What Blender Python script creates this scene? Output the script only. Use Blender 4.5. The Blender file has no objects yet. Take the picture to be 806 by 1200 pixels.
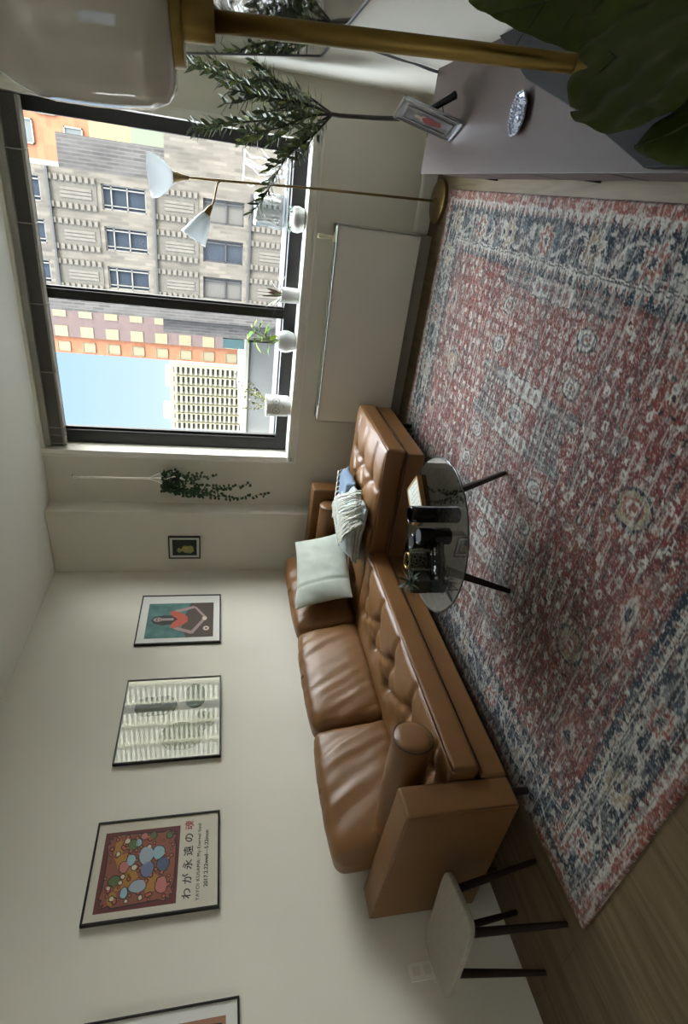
import bpy, bmesh, math, random
import numpy as np
from mathutils import Vector, Matrix
random.seed(7); rng = np.random.default_rng(11)
C = bpy.context.scene.collection
PI = math.pi

# ------------------------------------------------------------------ helpers
def lin(c):
    if isinstance(c, str):
        c = [int(c[i:i+2], 16)/255 for i in (1, 3, 5)]
    return tuple((v/12.92 if v <= .04045 else ((v+.055)/1.055)**2.4) for v in c)

def mat(name, col, rough=.5, metal=0., var=0., vscale=8., bump=0., bscale=60., spec=.5, coat=0., stretch=None, coat_ior=1.5, sheen=0., col2=None, detail=4, emit=None):
    m = bpy.data.materials.new(name); m.use_nodes = True
    nt = m.node_tree; b = nt.nodes['Principled BSDF']; L = nt.links.new
    c = lin(col)
    b.inputs['Base Color'].default_value = (*c, 1); b.inputs['Roughness'].default_value = rough
    b.inputs['Metallic'].default_value = metal; b.inputs['Specular IOR Level'].default_value = spec
    b.inputs['Coat Weight'].default_value = coat; b.inputs['Coat IOR'].default_value = coat_ior; b.inputs['Coat Roughness'].default_value = .03
    b.inputs['Sheen Weight'].default_value = sheen
    tc = nt.nodes.new('ShaderNodeTexCoord'); mp = nt.nodes.new('ShaderNodeMapping'); L(tc.outputs['Object'], mp.inputs['Vector'])
    if stretch: mp.inputs['Scale'].default_value = stretch
    if var or col2:
        n = nt.nodes.new('ShaderNodeTexNoise'); n.inputs['Scale'].default_value = vscale; n.inputs['Detail'].default_value = detail
        L(mp.outputs[0], n.inputs['Vector'])
        r = nt.nodes.new('ShaderNodeValToRGB'); r.color_ramp.elements[0].position = .3; r.color_ramp.elements[1].position = .7
        if col2: a, d = lin(col2), c
        else: a, d = [x*(1-var) for x in c], [min(1, x*(1+var)) for x in c]
        r.color_ramp.elements[0].color = (*a, 1); r.color_ramp.elements[1].color = (*d, 1)
        L(n.outputs['Fac'], r.inputs[0]); L(r.outputs[0], b.inputs['Base Color'])
    if bump:
        n2 = nt.nodes.new('ShaderNodeTexNoise'); n2.inputs['Scale'].default_value = bscale; n2.inputs['Detail'].default_value = 3
        L(mp.outputs[0], n2.inputs['Vector'])
        bp = nt.nodes.new('ShaderNodeBump'); bp.inputs['Strength'].default_value = bump; bp.inputs['Distance'].default_value = .01
        L(n2.outputs['Fac'], bp.inputs['Height']); L(bp.outputs[0], b.inputs['Normal'])
    return m

def glassy(name, tint, fac_ior=1.45, rough=.02, extra=0.):
    m = bpy.data.materials.new(name); m.use_nodes = True; nt = m.node_tree; nt.nodes.clear(); L = nt.links.new
    o = nt.nodes.new('ShaderNodeOutputMaterial'); mx = nt.nodes.new('ShaderNodeMixShader')
    t = nt.nodes.new('ShaderNodeBsdfTransparent'); t.inputs[0].default_value = (*lin(tint), 1)
    g = nt.nodes.new('ShaderNodeBsdfGlossy'); g.inputs['Roughness'].default_value = rough
    f = nt.nodes.new('ShaderNodeFresnel'); f.inputs[0].default_value = fac_ior
    if extra:
        a = nt.nodes.new('ShaderNodeMath'); a.operation = 'ADD'; a.inputs[1].default_value = extra; a.use_clamp = True
        L(f.outputs[0], a.inputs[0]); L(a.outputs[0], mx.inputs[0])
    else: L(f.outputs[0], mx.inputs[0])
    gm = nt.nodes.new('ShaderNodeNewGeometry'); iv_ = nt.nodes.new('ShaderNodeMath'); iv_.operation = 'SUBTRACT'; iv_.inputs[0].default_value = 1.; L(gm.outputs['Backfacing'], iv_.inputs[1])
    src = mx.inputs[0].links[0].from_socket; ml = nt.nodes.new('ShaderNodeMath'); ml.operation = 'MULTIPLY'; L(src, ml.inputs[0]); L(iv_.outputs[0], ml.inputs[1]); L(ml.outputs[0], mx.inputs[0])
    L(t.outputs[0], mx.inputs[1]); L(g.outputs[0], mx.inputs[2]); L(mx.outputs[0], o.inputs[0])
    return m

def brick(name, c1, c2, mortar, scale=1., bw=.22, rh=.075, ms=.01, swap=True, dirt=.25):
    m = bpy.data.materials.new(name); m.use_nodes = True; nt = m.node_tree; b = nt.nodes['Principled BSDF']; L = nt.links.new
    b.inputs['Roughness'].default_value = .9
    tc = nt.nodes.new('ShaderNodeTexCoord'); s = nt.nodes.new('ShaderNodeSeparateXYZ'); k = nt.nodes.new('ShaderNodeCombineXYZ')
    L(tc.outputs['Object'], s.inputs[0]); ad = nt.nodes.new('ShaderNodeMath'); L(s.outputs[0], ad.inputs[0]); L(s.outputs[1], ad.inputs[1])
    L(ad.outputs[0], k.inputs[1]); L(s.outputs[2], k.inputs[0])
    t = nt.nodes.new('ShaderNodeTexBrick'); L(k.outputs[0], t.inputs['Vector'])
    t.inputs['Color1'].default_value = (*lin(c1), 1); t.inputs['Color2'].default_value = (*lin(c2), 1); t.inputs['Mortar'].default_value = (*lin(mortar), 1)
    t.inputs['Scale'].default_value = scale; t.inputs['Brick Width'].default_value = bw; t.inputs['Row Height'].default_value = rh; t.inputs['Mortar Size'].default_value = ms
    n = nt.nodes.new('ShaderNodeTexNoise'); n.inputs['Scale'].default_value = 1.6; n.inputs['Detail'].default_value = 6
    mp = nt.nodes.new('ShaderNodeMapping'); mp.inputs['Scale'].default_value = (2.2, 2.2, .8); L(tc.outputs['Object'], mp.inputs[0]); L(mp.outputs[0], n.inputs['Vector'])
    r = nt.nodes.new('ShaderNodeMapRange'); r.inputs['From Min'].default_value = .3; r.inputs['From Max'].default_value = .7
    r.inputs['To Min'].default_value = 1-dirt; r.inputs['To Max'].default_value = 1+dirt*.4; L(n.outputs['Fac'], r.inputs[0])
    v = nt.nodes.new('ShaderNodeVectorMath'); v.operation = 'SCALE'; L(t.outputs['Color'], v.inputs[0]); L(r.outputs[0], v.inputs['Scale'])
    L(v.outputs[0], b.inputs['Base Color'])
    return m

def finish(ob, m, parent=None, smooth=False):
    if m is not None:
        for x in (m if isinstance(m, (list, tuple)) else [m]): ob.data.materials.append(x)
    if parent is not None: ob.parent = parent
    if smooth:
        for p in ob.data.polygons: p.use_smooth = True
    C.objects.link(ob); return ob

def mesh(name, v, f, m, parent=None, smooth=False, loc=None, midx=None):
    me = bpy.data.meshes.new(name); me.from_pydata([tuple(map(float, x)) for x in v], [], [tuple(int(i) for i in x) for x in f]); me.update()
    ob = bpy.data.objects.new(name, me)
    if loc is not None: ob.location = loc
    finish(ob, m, parent, smooth)
    if midx is not None: me.polygons.foreach_set('material_index', midx)
    return ob

class MB:
    def __init__(s): s.v = []; s.f = []; s.mi = []
    def add(s, v, f, mi=0):
        o = len(s.v); s.v += [tuple(x) for x in v]; s.f += [tuple(i+o for i in x) for x in f]; s.mi += [mi]*len(f); return s
    def box(s, a, b, mi=0, M=None):
        (x0, y0, z0), (x1, y1, z1) = a, b
        v = [(x0,y0,z0),(x1,y0,z0),(x1,y1,z0),(x0,y1,z0),(x0,y0,z1),(x1,y0,z1),(x1,y1,z1),(x0,y1,z1)]
        if M is not None: v = [tuple(M @ Vector(p)) for p in v]
        return s.add(v, [(0,3,2,1),(4,5,6,7),(0,1,5,4),(1,2,6,5),(2,3,7,6),(3,0,4,7)], mi)
    def tube(s, pts, r, n=8, mi=0, cap=True, sq=None):
        P = [Vector(p) for p in pts]; R = r if isinstance(r, (list, tuple)) else [r]*len(P)
        up = None; v = []; f = []
        for i, p in enumerate(P):
            t = (P[min(i+1, len(P)-1)]-P[max(i-1, 0)])
            t = t.normalized() if t.length > 1e-9 else Vector((0,0,1))
            if up is None:
                up = Vector((0,0,1)) if abs(t.z) < .9 else Vector((1,0,0))
            a = t.cross(up)
            if a.length < 1e-6: a = t.orthogonal()
            a.normalize(); b = a.cross(t).normalized(); up = b
            for k in range(n):
                an = 2*PI*(k+.5)/n; v.append(p+a*math.cos(an)*R[i]+b*math.sin(an)*R[i])
        for i in range(len(P)-1):
            for k in range(n):
                f.append((i*n+k, i*n+(k+1) % n, (i+1)*n+(k+1) % n, (i+1)*n+k))
        if cap: f += [tuple(range(n))[::-1], tuple(range((len(P)-1)*n, len(P)*n))]
        return s.add(v, f, mi)
    def lathe(s, prof, c=(0,0,0), n=32, mi=0, M=None, wave=None):
        v = []; f = []
        for (r, z) in prof:
            for k in range(n):
                a = 2*PI*k/n; rr = r*(1+(wave(a, z) if wave else 0))
                p = Vector((rr*math.cos(a), rr*math.sin(a), z))
                if M is not None: p = M @ p
                v.append(p+Vector(c))
        for i in range(len(prof)-1):
            for k in range(n):
                f.append((i*n+k, i*n+(k+1) % n, (i+1)*n+(k+1) % n, (i+1)*n+k))
        return s.add(v, f, mi)
    def prism(s, poly, z0, z1, mi=0):
        n = len(poly)
        return s.add([(x, y, z0) for x, y in poly]+[(x, y, z1) for x, y in poly], [tuple(range(n))[::-1], tuple(range(n, 2*n))]+[(i, (i+1) % n, n+(i+1) % n, n+i) for i in range(n)], mi)
    def build(s, name, m, parent=None, smooth=False, loc=None, bevel=0, seg=2, auto=None):
        ob = mesh(name, s.v, s.f, m, parent, smooth, loc, s.mi)
        bm = bmesh.new(); bm.from_mesh(ob.data); bmesh.ops.recalc_face_normals(bm, faces=bm.faces); bm.to_mesh(ob.data); bm.free()
        if bevel:
            b = ob.modifiers.new('bevel', 'BEVEL'); b.width = bevel; b.segments = seg; b.limit_method = 'ANGLE'; b.angle_limit = .6
            b.harden_normals = False
        if auto:
            for p in ob.data.polygons: p.use_smooth = True
            ob.data.set_sharp_from_angle(angle=math.radians(auto))
        return ob

def frameM(o, x, y=None, z=None):
    """matrix whose Z axis points along z (or from given x, y axes)"""
    if z is not None:
        z = Vector(z).normalized(); q = Vector((0,0,1)).rotation_difference(z); M = q.to_matrix().to_4x4()
    else:
        x = Vector(x).normalized(); y = Vector(y); y = (y-x*y.dot(x)).normalized(); zz = x.cross(y); M = Matrix((x, y, zz)).transposed().to_4x4()
    M.translation = Vector(o); return M

def soft_box(name, size, r, m, parent=None, seg=.03, disp=None, loc=(0,0,0), M=None, rs=4):
    h = np.array(size)/2.
    def ax(hh):
        n = max(2, int(round(2*(hh-r)/seg)))
        inner = np.linspace(-hh+r, hh-r, n+1)
        a = np.linspace(0, 1, rs+1)[:-1]
        e = r*np.tan(a*PI/4)    # even arcs
        return np.concatenate([-(hh-r)-e[::-1][:-1] if False else -(hh-r)-(r*np.tan(np.linspace(1, 0, rs+1)[:-1]*PI/4)), inner, (hh-r)+(r*np.tan(np.linspace(0, 1, rs+1)[1:]*PI/4))])
    X, Y, Z = ax(h[0]), ax(h[1]), ax(h[2])
    idx = {}; V = []; F = []
    def vid(p):
        k = tuple(np.round(p, 5))
        if k not in idx: idx[k] = len(V); V.append(p)
        return idx[k]
    for (A, B, c, sgn) in ((0, 1, 2, 1), (0, 1, 2, -1), (1, 2, 0, 1), (1, 2, 0, -1), (2, 0, 1, 1), (2, 0, 1, -1)):
        aa, bb = (X, Y, Z)[A], (X, Y, Z)[B]
        g = np.zeros((len(aa), len(bb)), int)
        for i, a in enumerate(aa):
            for j, b in enumerate(bb):
                p = np.zeros(3); p[A] = a; p[B] = b; p[c] = sgn*h[c]; g[i, j] = vid(p)
        for i in range(len(aa)-1):
            for j in range(len(bb)-1):
                q = (g[i, j], g[i+1, j], g[i+1, j+1], g[i, j+1]); F.append(q if sgn > 0 else q[::-1])
    P = np.array(V); core = np.clip(P, -(h-r), h-r); d = P-core; N = d/np.linalg.norm(d, axis=1)[:, None]
    P = core+N*r
    if disp is not None: P = disp(P, N)
    if M is not None: P = np.array([tuple(M @ Vector(p)) for p in P])
    return mesh(name, P, F, m, parent, True, loc)

def empty(name, loc, label, cat, group=None, rz=0):
    o = bpy.data.objects.new(name, None); o.location = loc; o.rotation_euler = (0, 0, rz); C.objects.link(o); o.empty_display_size = .05
    return tag(o, label, cat, group)
def tag(o, label=None, cat=None, group=None, kind=None):
    if label: o['label'] = label
    if cat: o['category'] = cat
    if group: o['group'] = group
    if kind: o['kind'] = kind
    return o
def struct(o): o['kind'] = 'structure'; return o
def reloc(obj_list, root):
    """children were built in world coordinates: keep them there"""
    for o in obj_list: o.parent = root; o.location = Vector(o.location)-root.location
def text(name, s, size, m, parent, M, bold=0., align='LEFT', extr=.0004, sp=1.):
    cu = bpy.data.curves.new(name, 'FONT'); cu.body = s; cu.size = size; cu.extrude = extr; cu.offset = bold; cu.align_x = align; cu.space_character = sp
    cu.materials.append(m); o = bpy.data.objects.new(name, cu); C.objects.link(o)
    bpy.context.view_layer.update(); me = bpy.data.meshes.new_from_object(o.evaluated_get(bpy.context.evaluated_depsgraph_get())); bpy.data.objects.remove(o)
    o = bpy.data.objects.new(name, me); C.objects.link(o); o.parent = parent; o.matrix_local = M
    return o

def smooth_noise(P, sc, seed=0, oct=3):
    r = np.random.default_rng(seed); out = np.zeros(len(P)); amp = 1.
    for o in range(oct):
        for k in range(6):
            d = r.normal(size=3); d /= np.linalg.norm(d)
            out += amp*np.sin(P @ d*sc*(2**o)*(.7+.6*r.random())+r.random()*6.28)
        amp *= .5
    return out/8.
# ------------------------------------------------------------------ materials
M_wall = mat('wall_paint', '#dfdcd0', .85, var=.015, vscale=3, bump=.03, bscale=180)
M_ceil = mat('ceiling_paint', '#e9e9e4', .9)
M_trim = mat('trim_paint', '#ebe9e0', .5)
M_white = mat('white_enamel', '#e0ded4', .45)
M_black = mat('black_metal_frame', '#1c1b1b', .45)
M_blackg = mat('black_gloss', '#0d0d0e', .15)
M_pane = glassy('window_glass', '#fbfcfc', 1.12, 0.)
M_leather = mat('tan_leather', '#74502b', .40, var=.10, vscale=5, bump=.12, bscale=220, spec=.55)
M_leather_dark = mat('tan_leather_seams', '#3f2817', .5)
M_walnut = mat('dark_walnut', '#26150f', .4, col2='#190d09', vscale=6, stretch=(12, 12, 1.5))
M_brass = mat('aged_brass', '#8b7544', .33, 1., var=.06, vscale=20)
M_brassd = mat('dull_brass', '#8f7a50', .4, .9, var=.05, vscale=10)
M_floor = bpy.data.materials.new('oak_planks')

def floor_mat(m):
    m.use_nodes = True; nt = m.node_tree; b = nt.nodes['Principled BSDF']; L = nt.links.new
    tc = nt.nodes.new('ShaderNodeTexCoord'); s = nt.nodes.new('ShaderNodeSeparateXYZ'); k = nt.nodes.new('ShaderNodeCombineXYZ')
    L(tc.outputs['Object'], s.inputs[0]); L(s.outputs[1], k.inputs[0]); L(s.outputs[0], k.inputs[1])
    t = nt.nodes.new('ShaderNodeTexBrick'); L(k.outputs[0], t.inputs['Vector']); t.inputs['Scale'].default_value = 1
    t.inputs['Brick Width'].default_value = 1.5; t.inputs['Row Height'].default_value = .18; t.inputs['Mortar Size'].default_value = .0015
    t.inputs['Color1'].default_value = (.9, .9, .9, 1); t.inputs['Color2'].default_value = (1.08, 1.08, 1.08, 1); t.inputs['Mortar'].default_value = (.6, .6, .6, 1)
    mp = nt.nodes.new('ShaderNodeMapping'); mp.inputs['Scale'].default_value = (9, .8, 1); L(tc.outputs['Object'], mp.inputs[0])
    n = nt.nodes.new('ShaderNodeTexNoise'); n.inputs['Scale'].default_value = 2.4; n.inputs['Detail'].default_value = 7; n.inputs['Distortion'].default_value = 1.2; L(mp.outputs[0], n.inputs['Vector'])
    r = nt.nodes.new('ShaderNodeValToRGB'); r.color_ramp.elements[0].position = .32; r.color_ramp.elements[1].position = .7
    r.color_ramp.elements[0].color = (*lin('#52442f'), 1); r.color_ramp.elements[1].color = (*lin('#6b5c45'), 1); L(n.outputs['Fac'], r.inputs[0])
    v = nt.nodes.new('ShaderNodeVectorMath'); v.operation = 'MULTIPLY'; L(r.outputs[0], v.inputs[0]); L(t.outputs['Color'], v.inputs[1]); L(v.outputs[0], b.inputs['Base Color'])
    b.inputs['Roughness'].default_value = .55; b.inputs['Specular IOR Level'].default_value = .3
floor_mat(M_floor)

# ------------------------------------------------------------------ room
RX, WY, RZ, YB = 3.54, 4.10, 2.70, -2.4
WX0, WX1, WZ0, WZ1 = 1.04, 3.225, .845, 2.68
struct(MB().box((-.15, YB-.15, -.2), (RX+.15, WY+.3, 0)).build('floor', M_floor))
struct(MB().box((-.15, YB-.15, RZ), (RX+.15, WY+.3, RZ+.2)).build('ceiling', M_ceil))
struct(MB().box((-.15, YB-.15, 0), (0, WY+.3, RZ)).build('wall_left', M_wall))
struct(MB().box((RX, YB-.15, 0), (RX+.15, WY+.3, RZ)).build('wall_right', M_wall))
w = MB(); w.box((0, WY, 0), (WX0, WY+.3, RZ)); w.box((WX1, WY, 0), (RX, WY+.3, RZ)); w.box((WX0, WY, 0), (WX1, WY+.3, WZ0)); w.box((WX0, WY, WZ1), (WX1, WY+.3, RZ))
struct(w.build('wall_back', M_wall))
struct(MB().box((0, 3.94, 0), (.585, WY, RZ)).build('wall_back_column', M_wall, bevel=.006))
# rear wall, with an unseen window added to let in fill light
w = MB(); w.box((0, YB-.15, 0), (1.4, YB, RZ)); w.box((2.3, YB-.15, 0), (RX, YB, RZ)); w.box((1.4, YB-.15, 0), (2.3, YB, 1.5)); w.box((1.4, YB-.15, 2.2), (2.3, YB, RZ))
struct(w.build('wall_front', M_wall))
wf = MB()
for a, b in (((1.4, 1.5), (1.45, 2.2)), ((2.25, 1.5), (2.3, 2.2)), ((1.4, 1.5), (2.3, 1.55)), ((1.4, 2.15), (2.3, 2.2))): wf.box((a[0], YB-.12, a[1]), (b[0], YB-.06, b[1]))
o = struct(wf.build('added_fill_window', M_black)); MB().box((1.4, YB-.095, 1.5), (2.3, YB-.09, 2.2)).build('pane', M_pane, o)
# baseboards
def base_prof(name, p0, p1, n):
    p0, p1, n = Vector(p0), Vector(p1), Vector(n); d = p1-p0; m = MB()
    prof = [(0, 0), (.014, 0), (.014, .085), (.009, .1), (0, .105)]
    k = len(prof); v = [tuple(p0+n*a+Vector((0, 0, b))) for a, b in prof]+[tuple(p1+n*a+Vector((0, 0, b))) for a, b in prof]
    m.add(v, [(i, i+1, k+i+1, k+i) for i in range(k-1)]+[tuple(range(k)), tuple(range(k, 2*k))[::-1]])
    return struct(m.build(name, M_trim))
base_prof('baseboard_right', (RX, YB, 0), (RX, WY, 0), (-1, 0, 0))
base_prof('baseboard_back', (2.80, WY, 0), (RX-.014, WY, 0), (0, -1, 0))
base_prof('baseboard_back', (.585, WY, 0), (1.42, WY, 0), (0, -1, 0))
# casing around the window: flat board with raised outer bead
cs = MB()
def casing(a, b, horiz):
    (x0, z0), (x1, z1) = a, b
    cs.box((x0, WY-.012, z0), (x1, WY, z1))
    if horiz: cs.box((x0, WY-.022, z0), (x1, WY-.010, z0+.014)); cs.box((x0, WY-.019, z0+.024), (x1, WY-.010, z0+.032))
    else:
        xx = x0 if x0 < 2 else x1-.014
        cs.box((xx, WY-.022, z0), (xx+.014, WY-.010, z1))
casing((WX0-.05, WZ0-.055), (WX0, RZ-.001), False); casing((WX1, WZ0-.055), (WX1+.05, RZ-.001), False); casing((WX0-.05, WZ0-.065), (WX1+.05, WZ0-.01), True)
struct(cs.build('trim_1', M_trim))
struct(MB().box((WX0-.03, WY-.03, WZ0-.012), (WX1+.03, 4.235, WZ0+.008)).build('trim_2', M_trim, bevel=.004))
# main window: black frame, mullion, panes
FY0, FY1 = 4.235, 4.30
win = bpy.data.objects.new('window_1', None); win.location = (2.13, 4.27, .86); C.objects.link(win); struct(win)
f = MB(); f.box((1.04, FY0, .853), (WX1, FY1, .945)); f.box((1.04, FY0, 2.56), (WX1, FY1, 2.68)); f.box((1.04, FY0, .945), (1.145, FY1, 2.56)); f.box((3.15, FY0, .945), (WX1, FY1, 2.56)); f.box((2.105, FY0, .945), (2.17, FY1, 2.56))
f.box((1.145, FY0+.02, .945), (1.165, FY1-.01, 2.56)); f.box((2.17, FY0+.02, .945), (2.185, FY1-.01, 2.56))
o1 = f.build('window_frame', M_black, bevel=.004)
o2 = MB().box((1.06, 4.265, .90), (2.12, 4.270, 2.60)).build('pane', M_pane); o3 = MB().box((2.15, 4.265, .90), (3.19, 4.270, 2.60)).build('pane', M_pane)
reloc([o1, o2, o3], win)
struct(MB().box((.9, 4.40, .84), (3.35, 4.78, .945)).build('trim_3', mat('exterior_ledge', '#35332f', .8)))

# raised venetian blind
bl = empty('venetian_blind', (2.12, 4.15, 2.67), 'raised dark grey slatted blind bunched under the top of the window', 'blind')
M_slat = mat('blind_slats', '#6a6863', .5); M_rail = mat('blind_rail', '#9b988f', .45)
b1 = MB().box((1.05, 4.115, 2.635), (3.215, 4.165, 2.675)).build('head_rail', M_rail, bevel=.003)
b2 = MB()
for i in range(15):
    z = 2.556+i*.0052; b2.box((1.05+random.uniform(0, .004), 4.135, z), (3.215, 4.185, z+.003))
b2 = b2.build('slat', M_slat); tag(b2, 'stack of thin dark slats')
b3 = MB().box((1.05, 4.13, 2.535), (3.215, 4.19, 2.553)).build('bottom_rail', M_rail, bevel=.004)
ch = [b1, b2, b3]
for x in (1.075, 1.14, 1.20, 1.62, 2.08, 2.56, 2.95):
    ch.append(MB().tube([(x, 4.128, 2.67), (x, 4.125, 2.6), (x, 4.126, 2.55), (x, 4.13, 2.528), (x+.01, 4.16, 2.527)], .004, 6).build('ladder_cord', M_rail))
reloc(ch, bl)

# radiator cover under the window
rc = empty('radiator_cover', (2.08, 4.0, 0), 'long low white radiator cover mounted under the window', 'radiator cover')
RF = 3.955
a = MB(); a.box((1.42, RF, .085), (2.79, RF+.012, .66)); a.box((1.42, RF, .085), (1.432, WY-.001, .66)); a.box((2.778, RF, .085), (2.79, WY-.001, .66))
a.box((1.42, RF, .648), (2.79, RF+.022, .66)); a.box((1.42, WY-.05, .648), (2.79, WY-.001, .66)); a.box((1.42, RF, .648), (1.53, WY-.001, .66)); a.box((2.68, RF, .648), (2.79, WY-.001, .66))
p1 = a.build('cover_panel', M_white, bevel=.003)
g = MB(); 
for i in range(12): yy = RF+.026+i*.0064; g.box((1.53, yy, .632), (2.68, yy+.002, .65))
g.box((1.53, RF+.02, .62), (2.68, WY-.05, .63)); p2 = g.build('grille', mat('radiator_fins', '#75797a', .4, .5)); tag(p2, 'grey slotted air grille in the top')
p3 = MB().box((1.50, RF+.03, 0), (2.79, WY-.001, .085)).build('plinth', mat('plinth_paint', '#9a968d', .6))
v = MB(); v.tube([(2.705, 4.03, .66), (2.705, 4.03, .672)], .03, 16); v.tube([(2.705, 4.03, .672), (2.705, 4.03, .75)], .011, 12); v.tube([(2.705, 4.03, .735), (2.705, 4.03, .775)], .016, 12)
p4 = v.build('valve_knob', mat('cream_plastic', '#d8d0b4', .5), auto=40); tag(p4, 'cream valve stem standing out of the cover')
reloc([p1, p2, p3, p4], rc)
# wall outlet
o = empty('wall_outlet', (0, .93, .476), 'white electrical outlet plate low on the wall behind the stool', 'outlet')
x1 = MB().box((0, .895, .42), (.006, .965, .535)).build('cover_plate', M_trim, bevel=.002); x2 = MB().box((.006, .912, .435), (.008, .948, .47)).box((.006, .912, .485), (.008, .948, .52)).build('socket', mat('outlet_face', '#dedbd0', .4))
reloc([x1, x2], o)

# ------------------------------------------------------------------ outside
GY = 20.
M_br = brick('pale_grey_brick', '#4d4840', '#37332d', '#423e37', 1, .42, .11, .012, dirt=.22)
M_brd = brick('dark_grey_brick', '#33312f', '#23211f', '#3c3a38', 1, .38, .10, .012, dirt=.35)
M_brl = mat('relief_brick', '#433f39', .9, var=.15, vscale=6)
M_rel = mat('relief_recess', '#3a3731', .9, var=.12, vscale=4)
M_wfr = mat('outside_window_frame', '#52504c', .6); M_wfd = mat('outside_window_frame_dark', '#1a1a1d', .6)
M_wgl = mat('outside_window_glass', '#22262c', .12, var=.25, vscale=1.3, spec=.8); M_wgb = mat('outside_window_blind', '#413f3b', .3, spec=.6)
gb = empty('grey_brick_building', (.5, GY, -38), 'pale grey brick building with sculpted relief panels filling the right window pane', 'building')
kids = []
PXW, FL = 1.137, 2.95
wl = MB(); cols = [2.286-PXW*k for k in range(5)]
wl.box((-1.46, GY+.25, -38), (2.56, GY+8, 12.5))
# piers and spandrels in front of the window plane
xs = []
for k in range(3): xs.append((cols[k]-.68, cols[k]))
edges = [2.56]+[e for (a_, b_) in xs for e in (b_, a_)]+[-1.46]
for i in range(0, len(edges), 2): wl.box((edges[i+1], GY, -38), (edges[i], GY+.25, 12.5))
for (a_, b_) in xs:
    z = 3.67-FL*10
    while z < 12:
        wl.box((a_, GY, z+1.26), (b_, GY+.25, z+FL)); z += FL
kids.append(wl.build('brick_wall', M_br))
for k, (a_, b_) in enumerate(xs):
    for n in range(-4, 2):
        z = 3.67+FL*n; low = n < 0
        fm = MB(); fr = .035; y0, y1 = GY+.05, GY+.12; h = 1.26; wdt = b_-a_
        fm.box((a_, y0, z), (b_, y1, z+fr)); fm.box((a_, y0, z+h-fr), (b_, y1, z+h)); fm.box((a_, y0, z), (a_+fr, y1, z+h)); fm.box((b_-fr, y0, z), (b_, y1, z+h))
        fm.box((a_, y0, z+h*.42), (b_, y1, z+h*.42+fr)); fm.box((a_+wdt*.82, y0, z), (a_+wdt*.82+fr, y1, z+h))
        if not low: fm.box((a_, y0, z+h*.78), (b_, y1, z+h*.78+fr)); fm.box((a_+wdt*.16, y0, z), (a_+wdt*.16+.025, y1, z+h))
        fo = fm.build('window', M_wfd if low else M_wfr); kids.append(fo)
        MB().box((a_, GY+.13, z), (b_, GY+.15, z+h)).build('pane', M_wgb if (low and (k+n) % 3) else M_wgl, fo)
    for n in range(-4, 2):
        z0 = 3.67+FL*n+1.26+.14; hh = FL-1.26-.28; rl = MB(); rl2 = MB(); x0, x1 = a_-.10, b_+.12
        rl2.box((x0, GY-.02, z0), (x1, GY, z0+hh))
        for j in range(8):
            zz = z0+.03+j*(hh-.06)/8
            for xx in (x0+.02, x1-.17):
                rl.box((xx, GY-.07, zz), (xx+.15, GY-.02, zz+.10))
        for j in range(3):
            rl.box(((x0+x1)/2-.15+j*.10, GY-.04, z0+hh*.10), ((x0+x1)/2-.07+j*.10, GY-.02, z0+hh*.72))
        r0 = rl2.build('relief_panel', M_rel); kids.append(r0); rl.build('dentil', M_brl, r0)
for z in (3.40, .48, -2.45, 6.35): kids.append(MB().box((-.9, GY-.10, z), (2.56, GY, z+.05)).build('ledge', M_wfd))
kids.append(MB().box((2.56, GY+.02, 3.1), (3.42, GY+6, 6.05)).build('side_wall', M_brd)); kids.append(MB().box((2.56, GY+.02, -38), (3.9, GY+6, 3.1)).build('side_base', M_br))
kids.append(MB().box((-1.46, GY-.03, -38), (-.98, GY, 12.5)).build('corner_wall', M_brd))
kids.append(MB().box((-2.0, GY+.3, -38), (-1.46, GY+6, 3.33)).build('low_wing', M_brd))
reloc(kids, gb)

def city_block(name, label, x0, x1, y, z1, mwall, wins, mframe, mglass, depth=12, extra=None):
    root = empty(name, ((x0+x1)/2, y, -40), label, 'building'); ks = [MB().box((x0, y, -40), (x1, y+depth, z1)).build('brick_wall', mwall)]
    for (a, b, c, d) in wins:
        fm = MB(); fr = .07
        fm.box((a, y-.12, b), (c, y, b+fr)); fm.box((a, y-.12, d-fr), (c, y, d)); fm.box((a, y-.12, b), (a+fr, y, d)); fm.box((c-fr, y-.12, b), (c, y, d))
        o = fm.build('window', mframe); ks.append(o); MB().box((a, y-.06, b), (c, y-.04, d)).build('pane', mglass, o)
    if extra: ks += extra(root)
    reloc(ks, root); return root
OY = 75.; sx = lambda px: px
M_or = brick('orange_brick', '#72462d', '#663c24', '#644430', 1, .3, .8, .02, dirt=.06)
M_pu = brick('mauve_brick', '#4b3d3a', '#433634', '#3e3330', 1, .3, .8, .02, dirt=.1)
M_bei = mat('beige_blinds', '#59523d', .6, var=.08, vscale=.5); M_cr = mat('cream_concrete', '#67634f', .8, var=.05, vscale=.1)
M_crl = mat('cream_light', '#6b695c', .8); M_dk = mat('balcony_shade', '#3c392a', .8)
def purple(root):
    return [MB().box((-16.76, OY-.4, -40), (-9.9, OY+10, 32)).build('mauve_wall', M_pu)]
wins = []
for n in range(16):
    z = 23.5-2.94*n
    wins.append((-18.65, z-.75, -17.45, z+.75))
for n in range(14): pass
ob = city_block('orange_brick_building', 'orange and mauve brick building seen left of the grey building, against the sky', -18.9, -10.0, OY, 32, M_or, wins, M_bei, M_bei, 10, purple)
ks = []
for n in range(14):
    z = 23.5-2.94*n
    for xw in (-16.07, -13.7): o = MB().box((xw-.65, OY-.47, z-.75), (xw+.65, OY-.40, z+.75)).build('window', M_bei); o.parent = ob; o.location = -ob.location
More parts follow.
